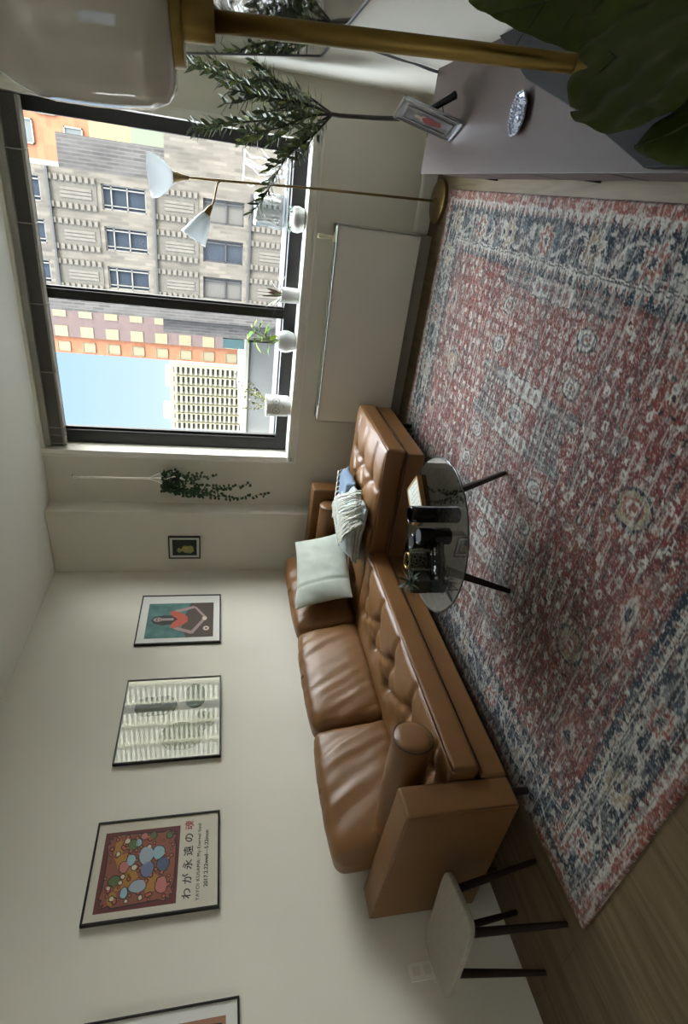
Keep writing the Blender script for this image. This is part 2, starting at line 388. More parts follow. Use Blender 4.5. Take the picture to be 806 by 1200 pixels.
wins = [(3.0, 9.2, 4.2, 10.2), (3.1, 11.8, 4.3, 12.8), (4.6, 10.5, 5.8, 11.5), (4.5, 7.2, 5.6, 8.3), (5.2, 4.4, 6.6, 6.2), (3.3, 4.6, 4.5, 6.1), (3.6, 1.2, 5.0, 3.0), (5.4, 1.0, 6.6, 2.8)]
def yellowpart(root): return [MB().box((2.4, 39.7, 6.6), (9, 40, 8.8)).build('yellow_wall', mat('yellow_stucco', '#725f37', .8, var=.08, vscale=.6)), MB().box((2.4, 39.6, -40), (9, 40, 6.6)).build('pale_wall', mat('pale_render', '#454a3c', .8, var=.1, vscale=.6))]
city_block('orange_corner_building', 'orange and yellow building behind the right end of the grey building', 2.4, 9, 40, 20, M_or, wins, M_crl, mat('pale_glass', '#494d4c', .2), 10, yellowpart)

def tower(name, label, x0, x1, y, z1, zb=-60, stacks=7, fh=3.0, maxn=34):
    root = empty(name, ((x0+x1)/2, y, zb), label, 'building'); ks = [MB().box((x0, y, zb), (x1, y+25, z1)).build('tower_wall', M_cr)]
    W = (x1-x0)/stacks
    for s in range(stacks):
        a = x0+s*W+W*.12; b = a+W*.58
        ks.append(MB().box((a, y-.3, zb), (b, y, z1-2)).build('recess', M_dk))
        m = MB(); z = z1-3.2
        for n in range(maxn):
            m.box((a-.5, y-2.2, z-1.35), (b+.5, y-.3, z)); z -= fh
        ks.append(m.build('balcony', M_crl)); tag(ks[-1], 'column of stacked pale balconies')
        m = MB().box((b+W*.06, y-1.6, zb), (b+W*.14, y, z1-2)).build('pier', M_cr); ks.append(m)
    m = MB().box((x0+5, y+4, z1), (x0+14, y+12, z1+5)).box((x1-16, y+3, z1), (x1-4, y+10, z1+3)).build('roof_tank', M_cr); ks.append(m)
    reloc(ks, root); return root
tower('balcony_tower', 'distant cream high-rise with stacked balconies rising against the blue sky', -144, -101, 350, 32)
tower('balcony_slab', 'wide cream high-rise with stacked balconies across the street, mirrored in the glazed print', 225, 370, 240, 110, stacks=8, maxn=58)
struct(MB().box((-700, 5.5, -60.5), (700, 900, -60)).build('ground', mat('street_haze', '#3c3c39', .9)))
# low roofs between the towers
lr = empty('flat_roof_building', (-6, 26, -40), 'low grey walled rooftop building at the foot of the cream tower', 'building')
k1 = MB().box((-8.0, 24, -40), (-3.0, 34, .2)).build('wall', mat('roof_wall', '#4a4a47', .9, var=.1, vscale=1)); k2 = MB().box((-8.1, 23.9, .2), (-2.9, 34.1, .35)).build('coping', M_crl)
k3 = MB().box((-3.6, 25, .35), (-3.2, 26, 1.3)).build('roof_box', mat('teal_paint', '#2c4545', .7)); reloc([k1, k2, k3], lr)

# clear wrapped bundle and white wire stems on the ledge outside
M_clear = glassy('crinkled_clear', '#dfe6ea', 1.6, .12, .22)
def vw(a, z): return .05*math.sin(a*9+z*30)+.03*math.sin(a*17-z*21)
MB().lathe([(.001, .95), (.085, .95), (.105, .965), (.112, 1.0), (.105, 1.08), (.108, 1.15), (.10, 1.175), (.075, 1.18)], (2.79, 4.56, 0), 48, wave=vw).build('wrapped_jar', M_clear, smooth=True)
tag(bpy.data.objects['wrapped_jar'], 'crinkled clear jar-like vessel standing outside the glass behind the floor lamp pole', 'jar')
tw = MB(); random.seed(3)
for i in range(9):
    x, y, z = 3.02+random.uniform(-.03, .04), 4.56, .945; pts = [(x, y, z)]
    dx = random.uniform(-.1, .3)
    for j in range(6): z += .052; x += dx*.1+random.uniform(-.035, .035); pts.append((x, y+random.uniform(-.02, .02), z))
    tw.tube(pts, .004, 6)
tw.tube([(2.93, 4.56, .95), (3.14, 4.56, .95)], .007, 6); tw.tube([(2.94, 4.56, 1.26), (3.14, 4.57, 1.25)], .005, 6)
tag(tw.build('wire_sculpture', mat('white_wire', '#eef0f2', .5)), 'tangle of thin white stems outside the glass beside the olive tree', 'ornament')
# ------------------------------------------------------------------ sofa
sofa = empty('sectional_sofa', (.45, 2.5, 0), 'long tan leather sectional sofa with tufted seat and chaise along the left wall', 'sofa')
K = []
LM = M_leather
b = MB(); b.prism([(.03, 1.285), (.865, 1.285), (.865, 2.94), (1.63, 2.94), (1.63, 3.79), (.03, 3.79)], .14, .262)
K.append(b.build('base_rail', LM, bevel=.014, seg=3, auto=40))
sm = MB(); sm.tube([(.869, 1.30, .258), (.869, 2.94, .258), (1.634, 2.94, .258), (1.634, 3.79, .258)], .0045, 6)
K.append(sm.build('piping', M_leather_dark, smooth=True))
def arm(y0, y1, x1, zb, zf, nm):
    def dz(P, N):
        P = P.copy(); t = (P[:, 0]+(x1-.02)/2)/(x1-.02); top = P[:, 2] > 0
        P[:, 2] += np.where(top, (zf-zb)*t, 0); P[:, 2] += .002*smooth_noise(P, 9, 3)
        return P
    o = soft_box('armrest', (x1-.02, y1-y0, zb-.14), .016, LM, None, .05, dz, ((x1+.02)/2, (y0+y1)/2, .14+(zb-.14)/2)); K.append(o)
    p = MB()
    for yy in (y0+.007, y1-.007):
        p.tube([(.03, yy, zb-.004), (x1-.012, yy, zf-.005), (x1-.005, yy, zf-.02), (x1-.004, yy, .16)], .0042, 6)
    K.append(p.build('piping', LM, smooth=True))
arm(1.148, 1.288, .855, .675, .648, 'n'); arm(3.79, 3.928, .905, .665, .655, 'f')
K.append(soft_box('back_frame', (.17, 2.50, .47), .03, LM, None, .08, None, (.105, 2.54, .375)))
def tuft(btn, depth=.034, wr=.0035, seed=1, crown=.03, lines=None):
    def d(P, N):
        P = P.copy(); hx, hy = np.abs(P[:, 0]).max(), np.abs(P[:, 1]).max(); top = np.clip((P[:, 2])/P[:, 2].max(), 0, 1)**2
        z = crown*(1-np.abs(P[:, 0]/hx)**4)*(1-np.abs(P[:, 1]/hy)**6)
        for (bx, by) in btn:
            q = (P[:, 0]-bx)**2+(P[:, 1]-by)**2; z -= depth*np.exp(-q/.0022)+depth*.38*np.exp(-q/.012)
        if lines:
            for (ax, ay, cx, cy) in lines:
                vx, vy = cx-ax, cy-ay; l2 = vx*vx+vy*vy; t = np.clip(((P[:, 0]-ax)*vx+(P[:, 1]-ay)*vy)/l2, 0, 1)
                q = (P[:, 0]-ax-t*vx)**2+(P[:, 1]-ay-t*vy)**2; z -= depth*.42*np.exp(-q/.00035)
        z += wr*smooth_noise(P, 22, seed)
        P[:, 2] += z*top
        P[:, :2] += N[:, :2]*(.006*smooth_noise(P, 12, seed+1)[:, None])
        return P
    return d
# long bench cushion (local centre x .56, y 2.12)
cx, cy = (.22+.90)/2, (1.295+2.94)/2
bt = []; ln = []
ys = [-.66, -.33, 0, .33, .66]
for j, yy in enumerate(ys):
    bt += [(-.06, yy), (.14, yy+.0)]
for yy in ys: ln += [(-.06, yy, .14, yy), (.14, yy, .31, yy)]
for i in range(4): ln += [(.14, ys[i], -.06, ys[i+1]), (-.06, ys[i], .14, ys[i+1])]
c1 = soft_box('seat_cushion', (.68, 1.64, .145), .03, LM, None, .014, tuft(bt, lines=ln), (cx, cy, .265+.0725)); K.append(c1)
bt2 = [(x, y) for x in (-.42, -.14, .14, .42) for y in (-.22, .05, .27)]
ln2 = [(x, y, x, y+.27) for x in (-.42, -.14, .14, .42) for y in (-.22, .02)]+[(.42, y, .66, y) for y in (-.22, .05, .27)]+[(x, -.40, x, -.22) for x in (.14, .42)]
ln2 += [(x, y, x+.28, y+.27) for x in (-.42, -.14, .14) for y in (-.22, .02)]+[(x+.28, y, x, y+.27) for x in (-.42, -.14, .14) for y in (-.22, .02)]
c2 = soft_box('chaise_cushion', (1.43, .83, .135), .03, LM, None, .014, tuft(bt2, seed=5, lines=ln2), ((.22+1.65)/2, 3.365, .262+.0675)); K.append(c2)
# piping on the cushions' front edges
pp = MB(); pp.tube([(.893, 1.31, .398), (.893, 2.925, .398)], .0045, 6); K.append(pp.build('piping', LM, smooth=True))
pp = MB(); pp.tube([(.91, 2.957, .388), (1.64, 2.957, .388), (1.643, 3.77, .388)], .0045, 6); K.append(pp.build('piping', LM, smooth=True))
# back cushions
def puff(seed, wr=.017):
    def d(P, N):
        P = P.copy(); hy, hz = np.abs(P[:, 1]).max(), np.abs(P[:, 2]).max(); ty, tz = np.abs(P[:, 1]/hy), np.abs(P[:, 2]/hz)
        cr = (1-ty**4)*(1-tz**4); w = np.stack([P[:, 1]*.35+P[:, 2]*.4, P[:, 1]*1.6+P[:, 2]*.8, P[:, 0]], 1)
        n = smooth_noise(w, 20, seed, 4); rid = -np.abs(smooth_noise(w, 26, seed+3, 3))**.8
        P[:, 0] += np.sign(P[:, 0])*(.042*cr)*(np.abs(P[:, 0])/np.abs(P[:, 0]).max())+np.where(P[:, 0] > 0, (wr*.7*n+wr*1.1*rid)*(1-(1-ty)*.4), 0)
        P[:, 2] += np.where(P[:, 2] > 0, .022*(1-ty**3)+.006*n, 0); P[:, 1] += .010*smooth_noise(P, 14, seed+9)*1
        P[:, 1] -= np.sign(P[:, 1])*.012*(tz**4)
        return P
    return d
for i, (y0, y1) in enumerate(((1.30, 2.035), (2.045, 2.865), (2.875, 3.775))):
    M = Matrix.Rotation(math.radians(-11), 4, 'Y')
    o = soft_box('back_cushion', (.16, y1-y0, .44), .045, LM, None, .018, puff(20+i), (.235, (y0+y1)/2, .615), M); K.append(o)
# bolsters
def bolster(P1, P2, r, seed, label):
    P1, P2 = Vector(P1), Vector(P2); L = (P1-P2).length; prof = [(.001, 0), (r*.6, -.004), (r*.93, .0), (r, .012)]+[(r*(1+.03*math.sin(t*PI)), .012+t*(L-.024)) for t in [i/14 for i in range(1, 14)]]+[(r, L-.012), (r*.93, L), (r*.6, L+.006), (.001, L+.008)]
    M = frameM(P2, None, z=(P1-P2)); m = MB().lathe(prof, n=36, M=M, wave=lambda a, z: .012*math.sin(3*a+z*14+seed)+.008*math.sin(7*a-z*25))
    ob = m.build('bolster', LM, smooth=True)
    rr = [P1+(M.to_3x3() @ Vector((r*1.0*math.cos(a), r*1.0*math.sin(a), -.008))) for a in [2*PI*k/28 for k in range(29)]]
    q = MB().tube(rr, .004, 6).build('piping', M_leather_dark, ob, smooth=True)
    K.append(ob); return ob
bolster((.925, 1.47, .535), (.33, 1.402, .548), .092, 1, ''); bolster((.82, 3.70, .53), (.30, 3.695, .53), .08, 2, '')
for (x, y, dx, dy) in ((.75, 1.27, .0, .0), (.12, 1.24, 0, 0), (1.555, 3.62, 0, 0), (1.53, 3.10, 0, 0), (.12, 3.84, 0, 0), (.80, 3.84, 0, 0)):
    K.append(MB().tube([(x, y, .145), (x+dx, y+dy, .0148 if x > .65 and y < 3.77 else 0)], [.024, .016], 12).build('leg', M_walnut, auto=40))
reloc(K, sofa)

# sage pillow leaning on the last back cushion
p_ = [Vector(q) for q in ((.47, 2.87, .445), (.68, 3.45, .455), (.52, 3.62, .745), (.345, 3.01, .855))]
ctr = sum(p_, Vector())/4+Vector((.045, -.012, .012)); ux = ((p_[1]-p_[0])+(p_[2]-p_[3])); uy = ((p_[3]-p_[0])+(p_[2]-p_[1]))
M_lin = mat('sage_linen', '#a7ada0', .9, var=.06, vscale=14, bump=.35, bscale=240, sheen=.15)
def pil(P, N):
    P = P.copy(); a, b_ = P[:, 0]/.305, P[:, 1]/.215; t = np.sign(P[:, 2])
    e = np.clip((1-np.abs(a)**2.4), 0, 1)**.6*np.clip((1-np.abs(b_)**2.4), 0, 1)**.6
    n = smooth_noise(np.stack([P[:, 0]*1.3, P[:, 1], P[:, 2]*0], 1), 17, 44, 3)
    P[:, 2] = t*(.006+.062*e)+.016*n*(1-.3*e)
    seam = np.exp(-((P[:, 0]+.15+.01*n)**2)/.00012)*(t > 0); P[:, 2] -= .008*seam
    P[:, 0] *= 1-.07*(1-np.abs(b_)**2)*np.abs(a)**2; P[:, 1] *= 1-.08*(1-np.abs(a)**2)*np.abs(b_)**2
    return P
pl = soft_box('throw_pillow', (.61, .43, .05), .012, M_lin, None, .013, pil, (0, 0, 0), frameM(ctr, ux, uy))
tag(pl, 'rectangular sage linen pillow leaning against the far back cushion of the sofa', 'pillow')

# folded throw blanket with knotted fringe
bk = empty('throw_blanket', (1.0, 3.2, .43), 'pale grey-blue throw blanket with white knotted fringe heaped on the chaise', 'blanket')
M_bk = mat('woven_throw', '#b2bcb6', .95, col2='#8a9698', vscale=9, bump=.5, bscale=200, sheen=.2); M_fr = mat('fringe_cotton', '#dcdcd2', .95)
def fold(x0, x1, y0, y1, zt, th, seed, slope=0.):
    nx, ny = 34, 44; v = []; f = []
    for i in range(nx):
        for j in range(ny):
            a, b_ = i/(nx-1), j/(ny-1); x = x0+(x1-x0)*a; y = y0+(y1-y0)*b_
            P = np.array([[x, y, 0.]]); n = float(smooth_noise(P, 16, seed, 3)[0]); rr = float(smooth_noise(np.array([[x*.2, y*1.1+x*.5, 0]]), 34, seed+1, 2)[0])
            ed = min(1, min(a, 1-a)*7)*min(1, min(b_, 1-b_)*7)
            z = zt+slope*(b_-.5)+(.016*n+.014*rr)-th*(1-ed)**2
            v.append((x+.02*n, y+.025*float(smooth_noise(P+3, 10, seed+2)[0]), z))
    for i in range(nx-1):
        for j in range(ny-1): f.append((i*ny+j, (i+1)*ny+j, (i+1)*ny+j+1, i*ny+j+1))
    o = mesh('blanket_fold', v, f, M_bk, None, True); s = o.modifiers.new('t', 'SOLIDIFY'); s.thickness = .018; s.offset = -1
    return o
bks = [fold(.80, 1.20, 2.98, 3.50, .482, .03, 3), fold(.78, 1.13, 2.97, 3.52, .518, .04, 8), fold(.80, 1.05, 2.98, 3.46, .552, .05, 14, -.01)]
# blue lining showing at the far corner
o = fold(1.00, 1.22, 3.32, 3.58, .515, .06, 21); o.data.materials.clear(); o.data.materials.append(mat('blue_lining', '#74879a', .9)); tag(o, 'corner of blue lining'); bks.append(o)
random.seed(5)
def strand(pts, r=.0052):
    m = MB(); m.tube(pts, r, 5); e = Vector(pts[-2]); m.tube([e+Vector((-.003, 0, .009)), e, e+Vector((.003, 0, -.009))], [.005, .0095, .005], 6); bks.append(m.build('fringe', M_fr, smooth=True))
for i in range(34):                                  # long knotted fringe falling over the near corner of the pile
    t = i/33.; a = Vector((.97+.17*t+.01*math.sin(i*2.1), 2.965+.30*t, .592)); b_ = Vector((1.10+.20*t+random.uniform(-.02, .02), 2.975+.12*t+random.uniform(-.02, .02), .468)); pts = [a+Vector((-.03, .03, 0)), a]
    for k in (.3, .5, .68, .84, 1.):
        p = a.lerp(b_, k); p.z = .598-(.125*k**1.5); p += Vector((random.uniform(-.006, .006), random.uniform(-.006, .006), 0)); pts.append(p)
    strand(pts)
for i in range(16):                                  # second layer lying on top of the pile
    t = i/15.; a = Vector((.90+.12*t, 3.02+.32*t, .598)); pts = [a, a+Vector((.03, -.01, 0)), a+Vector((.065, -.025+random.uniform(-.01, .01), -.004)), a+Vector((.10, -.04+random.uniform(-.012, .012), -.012)), a+Vector((.125, -.05, -.03))]
    strand(pts)
for i in range(9):                                   # short tassels on the far edge
    x = .84+i*.045; y = 3.50; strand([(x, y-.02, .552), (x+.01, y+.03, .54), (x+random.uniform(-.01, .03), y+.07, .50), (x+random.uniform(-.02, .03), y+.10, .475)], .0045)
reloc(bks, bk)

# ------------------------------------------------------------------ rug
def make_rug():
    x0, y0, W, Ln = .651, .758, 2.425, 3.012; st = .0055
    nx, ny = int(W/st)+1, int(Ln/st)+1
    U, V = np.meshgrid(np.linspace(0, W, nx), np.linspace(0, Ln, ny), indexing='ij')
    r = np.random.default_rng(5)
    hexc = lambda s: np.array(lin(s))
    red, rust, cream, navy, grey, dk, blue, yel = map(hexc, ('#6a332d', '#7d4a3c', '#aca89e', '#1b2a33', '#565a5a', '#232225', '#3d4e58', '#89826a'))
    # domain warp so that edges look hand-knotted
    def noise2(fx, fy, seed, octs=2):
        rr = np.random.default_rng(seed); out = np.zeros_like(U); a = 1.
        for o in range(octs):
            gx, gy = int(W*fx*(2**o))+3, int(Ln*fy*(2**o))+3; G = rr.random((gx, gy))
            xx, yy = U*fx*(2**o), V*fy*(2**o); i, j = xx.astype(int), yy.astype(int); s, t = xx-i, yy-j; s = s*s*(3-2*s); t = t*t*(3-2*t)
            out += a*((G[i, j]*(1-s)+G[i+1, j]*s)*(1-t)+(G[i, j+1]*(1-s)+G[i+1, j+1]*s)*t); a *= .5
        return out/sum(.5**k for k in range(octs))
    u = U+.022*(noise2(28, 28, 1)-.5)+.006*(noise2(90, 90, 2)-.5); v = V+.022*(noise2(28, 28, 3)-.5)+.006*(noise2(90, 90, 4)-.5)
    col = np.broadcast_to(red, U.shape+(3,)).copy()
    def put(mask, c, a=1.):
        k = (mask*a)[..., None]; np.copyto(col, col*(1-k)+c*k)
    m_ = lambda b: b.astype(float)
    du, dv = np.minimum(u, W-u), np.minimum(v, Ln-v); e = np.minimum(du, dv)
    fu, fv = u, v
    infield = (e > .315)
    # scatter of small florets over the field on a skewed lattice
    def lattice(pu, pv, rad, c, ph=0., keep=.85, seed=9, where=infield, stag=True, shape='dot'):
        i = np.floor(u/pu).astype(int); uu = u/pu-i-.5; v2 = v/pv+(i % 2)*.5*stag+ph; j = np.floor(v2).astype(int); vv = v2-j-.5
        hsh = np.modf(np.abs(np.sin(i*127.1+j*311.7+seed)*43758.5))[0]; d = np.hypot(uu*pu, vv*pv)
        if shape == 'star': d = d*(1+.35*np.cos(4*np.arctan2(vv*pv, uu*pu)))
        if shape == 'ring': d = np.abs(d-rad*1.1)*2.1
        put(m_((d < rad) & (hsh < keep) & where), c)
    # darker abrash patches
    put(m_((noise2(5, 2.2, 30) > .58) & infield), dk, .35); put(m_((noise2(3, 6, 31) > .62) & infield), rust, .5)
    lattice(.052, .058, .011, dk, seed=2, keep=.5); lattice(.05, .047, .009, grey, .3, .6, 4)
    lattice(.062, .066, .0125, cream, .1, .85, 9, shape='star'); lattice(.085, .075, .011, rust, .6, .7, 5); lattice(.11, .12, .012, cream, .4, .7, 6, shape='ring')
    # spine of bars with hooks, and paired boteh on both sides
    spine = infield & (np.abs(v-1.53) < .50) & (u > .36)
    put(m_(spine & (np.abs(v-1.53) < .47)), red, .55)
    lattice(.05, .052, .009, cream, .2, .8, 22, where=spine, shape='ring')
    lattice(.036, .034, .008, rust, .2, .6, 23, where=spine)
    bars = [2.07, 1.635, 1.405, .98, .76, .50]
    for k in range(3):
        a, b_ = bars[2*k], bars[2*k+1]
        if k == 0: rng_ = (a, )
    for bu in bars:
        q = np.abs(u-bu); ext = np.abs(v-1.53) < .46; c = np.abs(v-1.53) < .165
        put(m_((q < .034) & ext & infield), grey, .9); put(m_((q < .03) & ext & (np.modf(np.abs(v)*26)[0] < .4)), dk, .8); put(m_((q < .008) & ext), cream, .5)
        put(m_((q < .045) & c & infield), dk); put(m_((q < .038) & c & infield), cream*.95)
        for t in (-.12, -.06, 0, .06, .12): put(m_((np.abs(u-bu)/.026+np.abs(v-1.53-t)/.024 < 1)), navy, .8); put(m_((np.abs(u-bu)/.012+np.abs(v-1.53-t)/.012 < 1)), rust)
    for (ua, ub) in ((1.435, 1.605), (.79, .95)):
        for sgn in (-1, 1):
            vc = 1.53+sgn*.30; blk = (u > ua) & (u < ub) & (np.abs(v-vc) < .12)
            put(m_(blk), dk, .6); put(m_(blk & (np.modf(u*24)[0] < .55) & (np.modf(v*30)[0] < .5)), cream, .8); put(m_(blk & (np.modf(u*24)[0] > .8)), blue, .5)
    def boteh(bu, bv, s=1., c1=cream, c2=navy, ar=1.):
        a = (u-bu)/s; b_ = (v-bv)/s/ar; ang = np.arctan2(b_, a); d = np.hypot(a, b_)*(1+.18*np.cos(2*ang)+.12*np.cos(ang))
        put(m_(d < .074), rust, .5); put(m_((d < .066) & (np.sin(ang*14) > 0)), cream, .7); put(m_(d < .052), navy); put(m_(d < .043), c1); put(m_(d < .026), blue if c1 is cream else rust, .9); put(m_(d < .017), cream); put(m_(d < .009), rust)
    for bu, bv in ((1.95, 1.87), (1.76, 1.88), (1.30, 1.87), (1.11, 1.90), (1.95, 1.19), (1.76, 1.18), (1.28, 1.19), (1.10, 1.19), (.63, 1.18), (.44, 1.2), (.87, 1.53), (1.52, 1.53), (.63, 1.88), (.44, 1.88)): boteh(bu, bv, 1.05)
    for bu, bv in ((1.52, .63), (.88, .64), (1.52, 2.40), (.88, 2.40)): boteh(bu, bv, 1.75, yel, grey, .85)
    for bu in (1.85, 1.20, .55):
        for bv in (.45, 2.58):
            a = np.abs(u-bu); b_ = np.abs(v-bv); put(m_((a/.16+b_/.10 < 1)), rust, .8); put(m_((a/.09+b_/.05 < 1)), cream, .7); put(m_((a/.04+b_/.03 < 1)), navy)
    lz = ((np.abs(np.modf(v/.30)[0]-.5)*2) < .55); put(m_(infield & (u < .62) & (np.abs(v-1.53) < .5) & lz), dk, .3)
    # border rings
    along = np.where(du < dv, v, u)
    tri = np.abs(np.modf(along/.05)[0]-.5)*2
    def ring(a, b_): return (e >= a) & (e < b_)
    put(m_(ring(.0, .045)), rust*.85+red*.15); put(m_(ring(.0, .045) & (noise2(60, 60, 50) > .62)), cream, .55)
    put(m_(ring(.045, .10)), navy); put(m_(ring(.045, .10) & (e < .05+.045*tri)), cream*.92); put(m_(ring(.06, .085) & (tri < .25)), rust)
    put(m_(ring(.10, .245)), navy*.95)
    # large border flowers
    P = .36; ph = np.where(du < dv, v-.08, u-.1); k = np.modf(ph/P)[0]-.5; alt = (np.floor(ph/P).astype(int) % 2) == 0; dd = np.abs(e-.172)
    ang = np.arctan2(dd, k*P); rad = np.hypot(dd, k*P)*(1+.20*np.cos(ang*8))
    inb = ring(.104, .242)
    put(m_(inb & (noise2(40, 40, 60) > .60)), cream, .75); put(m_(inb & (noise2(22, 34, 61) > .66)), blue, .8); put(m_(inb & (noise2(50, 30, 62) > .72)), grey)
    put(m_(inb & (rad < .066)), cream*.9); put(m_(inb & (rad < .052) & alt), rust); put(m_(inb & (rad < .052) & ~alt), yel*.8+rust*.2); put(m_(inb & (rad < .030)), cream); put(m_(inb & (rad < .018)), navy)
    zz = np.abs(e-.172-.05*np.sin(ph*2*PI/P)); put(m_(inb & (zz < .008) & (rad > .07)), cream, .8)
    put(m_(ring(.245, .252)), cream); put(m_(ring(.252, .258)), navy)
    put(m_(ring(.258, .305)), cream*.9); put(m_(ring(.258, .305) & (e > .262+.04*tri)), navy); put(m_(ring(.27, .29) & (tri > .8)), rust); put(m_(ring(.305, .315)), navy)
    # worn weave: threads along u, salt and pepper knots, faded areas
    th = noise2(9, 150, 70, 1); th2 = noise2(4, 170, 71, 1)
    wear = noise2(14, 30, 101, 2)
    put(m_((wear > .60) & infield), red*.7+grey*.3, .5); put(m_(wear < .33), grey*.6+cream*.4, .25)
    put(m_(th > .74), cream, .55); put(m_(th2 < .24), dk, .6); put(m_(noise2(12, 90, 77, 1) > .78), navy, .5); put(m_(noise2(16, 120, 78, 1) < .2), red, .5)
    put(m_(r.random(U.shape) < .22), cream, .38); put(m_(r.random(U.shape) < .24), dk, .42)
    fade = np.clip((noise2(2.2, 2.2, 80)-.45)*2.4, 0, 1); put(fade, grey, .22)
    col *= (.90+.2*r.random(U.shape))[..., None]
    z = .010+.0035*r.random(U.shape)*(e > .01)+.0015*noise2(6, 60, 90); z[0, :] = z[-1, :] = .0; z[:, 0] = z[:, -1] = .0
    verts = np.stack([U+x0+.004*(noise2(3, 5, 91)-.5), V+y0+.006*(noise2(4, 3, 92)-.5), z], -1).reshape(-1, 3)
    me = bpy.data.meshes.new('area_rug'); n = nx*ny; me.vertices.add(n); me.vertices.foreach_set('co', verts.astype(np.float32).ravel())
    I, J = np.meshgrid(np.arange(nx-1), np.arange(ny-1), indexing='ij'); a = (I*ny+J).ravel(); q = np.stack([a, a+ny, a+ny+1, a+1], 1).astype(np.int32)
    me.loops.add(q.size); me.loops.foreach_set('vertex_index', q.ravel()); me.polygons.add(len(q)); me.polygons.foreach_set('loop_start', np.arange(0, q.size, 4, dtype=np.int32)); me.polygons.foreach_set('loop_total', np.full(len(q), 4, np.int32))
    me.update(calc_edges=True); me.polygons.foreach_set('use_smooth', np.ones(len(q), bool))
    at = me.color_attributes.new('weave', 'FLOAT_COLOR', 'POINT'); at.data.foreach_set('color', np.concatenate([np.clip(col, 0, 1).reshape(-1, 3), np.ones((n, 1))], 1).astype(np.float32).ravel())
    m = bpy.data.materials.new('rug_wool'); m.use_nodes = True; nt = m.node_tree; b = nt.nodes['Principled BSDF']; b.inputs['Roughness'].default_value = .95; b.inputs['Specular IOR Level'].default_value = .15; b.inputs['Sheen Weight'].default_value = .1
    A = nt.nodes.new('ShaderNodeAttribute'); A.attribute_name = 'weave'; nt.links.new(A.outputs['Color'], b.inputs['Base Color'])
    me.materials.append(m); o = bpy.data.objects.new('area_rug', me); C.objects.link(o)
    tag(o, 'large worn red and navy patterned rug lying on the wooden floor', 'rug')
make_rug()

# ------------------------------------------------------------------ coffee table
TZ, TC, TR = .38, (1.607, 2.083), .372
ct = empty('coffee_table', (TC[0], TC[1], .013), 'low round smoked glass coffee table on dark wooden legs in front of the sofa', 'coffee table')
M_smoke = glassy('smoked_glass', '#b4bab8', 1.75, .015, .05)
prof = [(.001, TZ-.010), (TR-.004, TZ-.010), (TR, TZ-.006), (TR, TZ-.003), (TR-.003, TZ), (.001, TZ)]
k1 = MB().lathe(prof, (TC[0], TC[1], 0), 96).build('glass_top', M_smoke, smooth=False)
k2 = MB().tube([(TC[0]+(TR+.001)*math.cos(a), TC[1]+(TR+.001)*math.sin(a), TZ-.0055) for a in [2*PI*i/96 for i in range(97)]], .0035, 6).build('glass_rim', mat('dark_glass_edge', '#22302d', .15), smooth=True)
ks = [k1, k2]
foot = [(1.887, 2.212), (1.418, 1.867), (1.372, 2.448)]
for (fx, fy) in foot:
    d = Vector((fx-1.556, fy-2.176, 0)).normalized(); top = Vector((TC[0], TC[1], 0))+d*.20; top.z = TZ-.012
    M = frameM((0, 0, 0), None, z=(Vector((fx, fy, .0185))-top)); L = (Vector((fx, fy, .0185))-top).length
    m = MB(); a = [Vector((s*.020, t*.014, 0)) for s, t in ((-1,-1),(1,-1),(1,1),(-1,1))]; b_ = [Vector((s*.012, t*.009, L)) for s, t in ((-1,-1),(1,-1),(1,1),(-1,1))]
    m.add([top+(M.to_3x3() @ p) for p in a+b_], [(0,3,2,1),(4,5,6,7),(0,1,5,4),(1,2,6,5),(2,3,7,6),(3,0,4,7)]); ks.append(m.build('leg', M_walnut, bevel=.003))
    pd = MB().tube([(top.x, top.y, TZ-.018), (top.x, top.y, TZ-.0101)], .03, 16).build('glass_pad', M_black); ks.append(pd)
reloc(ks, ct)
T = TZ+.0005
# slim wooden-edged box lying flat
bkx = empty('wooden_framed_print', (1.66, 2.33, T), 'wooden-edged pale print with handwriting lying flat on the glass table', 'print')
A_, B_, D_ = Vector((1.775, 2.385, T)), Vector((1.635, 2.478, T)), Vector((1.527, 2.292, T)); ex, ey = (B_-A_), (D_-B_)
Mx = frameM(A_, ex, ey); lx, ly = ex.length, ey.length
M_oak = mat('light_wood', '#a9814c', .5, var=.1, vscale=20)
k1 = MB(); 
for a, b_ in (((0, 0), (lx, .012)), ((0, ly-.012), (lx, ly)), ((0, 0), (.012, ly)), ((lx-.012, 0), (lx, ly))): k1.box((a[0], a[1], 0), (b_[0], b_[1], .024), M=Mx)
k1 = k1.build('wooden_edge', M_oak); k2 = MB().box((.010, .010, .002), (lx-.010, ly-.010, .022), M=Mx).build('printed_sheet', mat('pale_print', '#d9dcd2', .6))
M_ink = mat('ink', '#26282a', .7); sc_ = MB(); random.seed(2)
for i in range(7):
    y = .03+i*.026; x = .03
    while x < lx-.05:
        w_ = random.uniform(.008, .02); sc_.tube([Mx @ Vector((x, y, .0225)), Mx @ Vector((x+w_*.5, y+random.uniform(-.005, .007), .0225)), Mx @ Vector((x+w_, y, .0225))], .0007, 4); x += w_+.008
k3 = sc_.build('handwriting', M_ink); reloc([k1, k2, k3], bkx)
def cup(name, x, y, r, h, z, m, label, cat, lid=None):
    root = empty(name, (x, y, z), label, cat)
    ks = [MB().lathe([(.001, 0), (r*.97, 0), (r, .004), (r, h-.003), (r-.003, h), (r-.006, h-.002), (r-.007, .012), (.001, .012)], n=40).build('body', m, root, smooth=False, auto=35)]
    if lid: MB().lathe([(.001, h-.006), (r-.007, h-.006), (r-.007, h-.001), (.001, h-.001)], n=40).build('lid', lid, root)
    return root
M_jar = mat('black_glass_jar', '#0c0c0e', .2)
M_lid = mat('grey_lid', '#5d6168', .4)
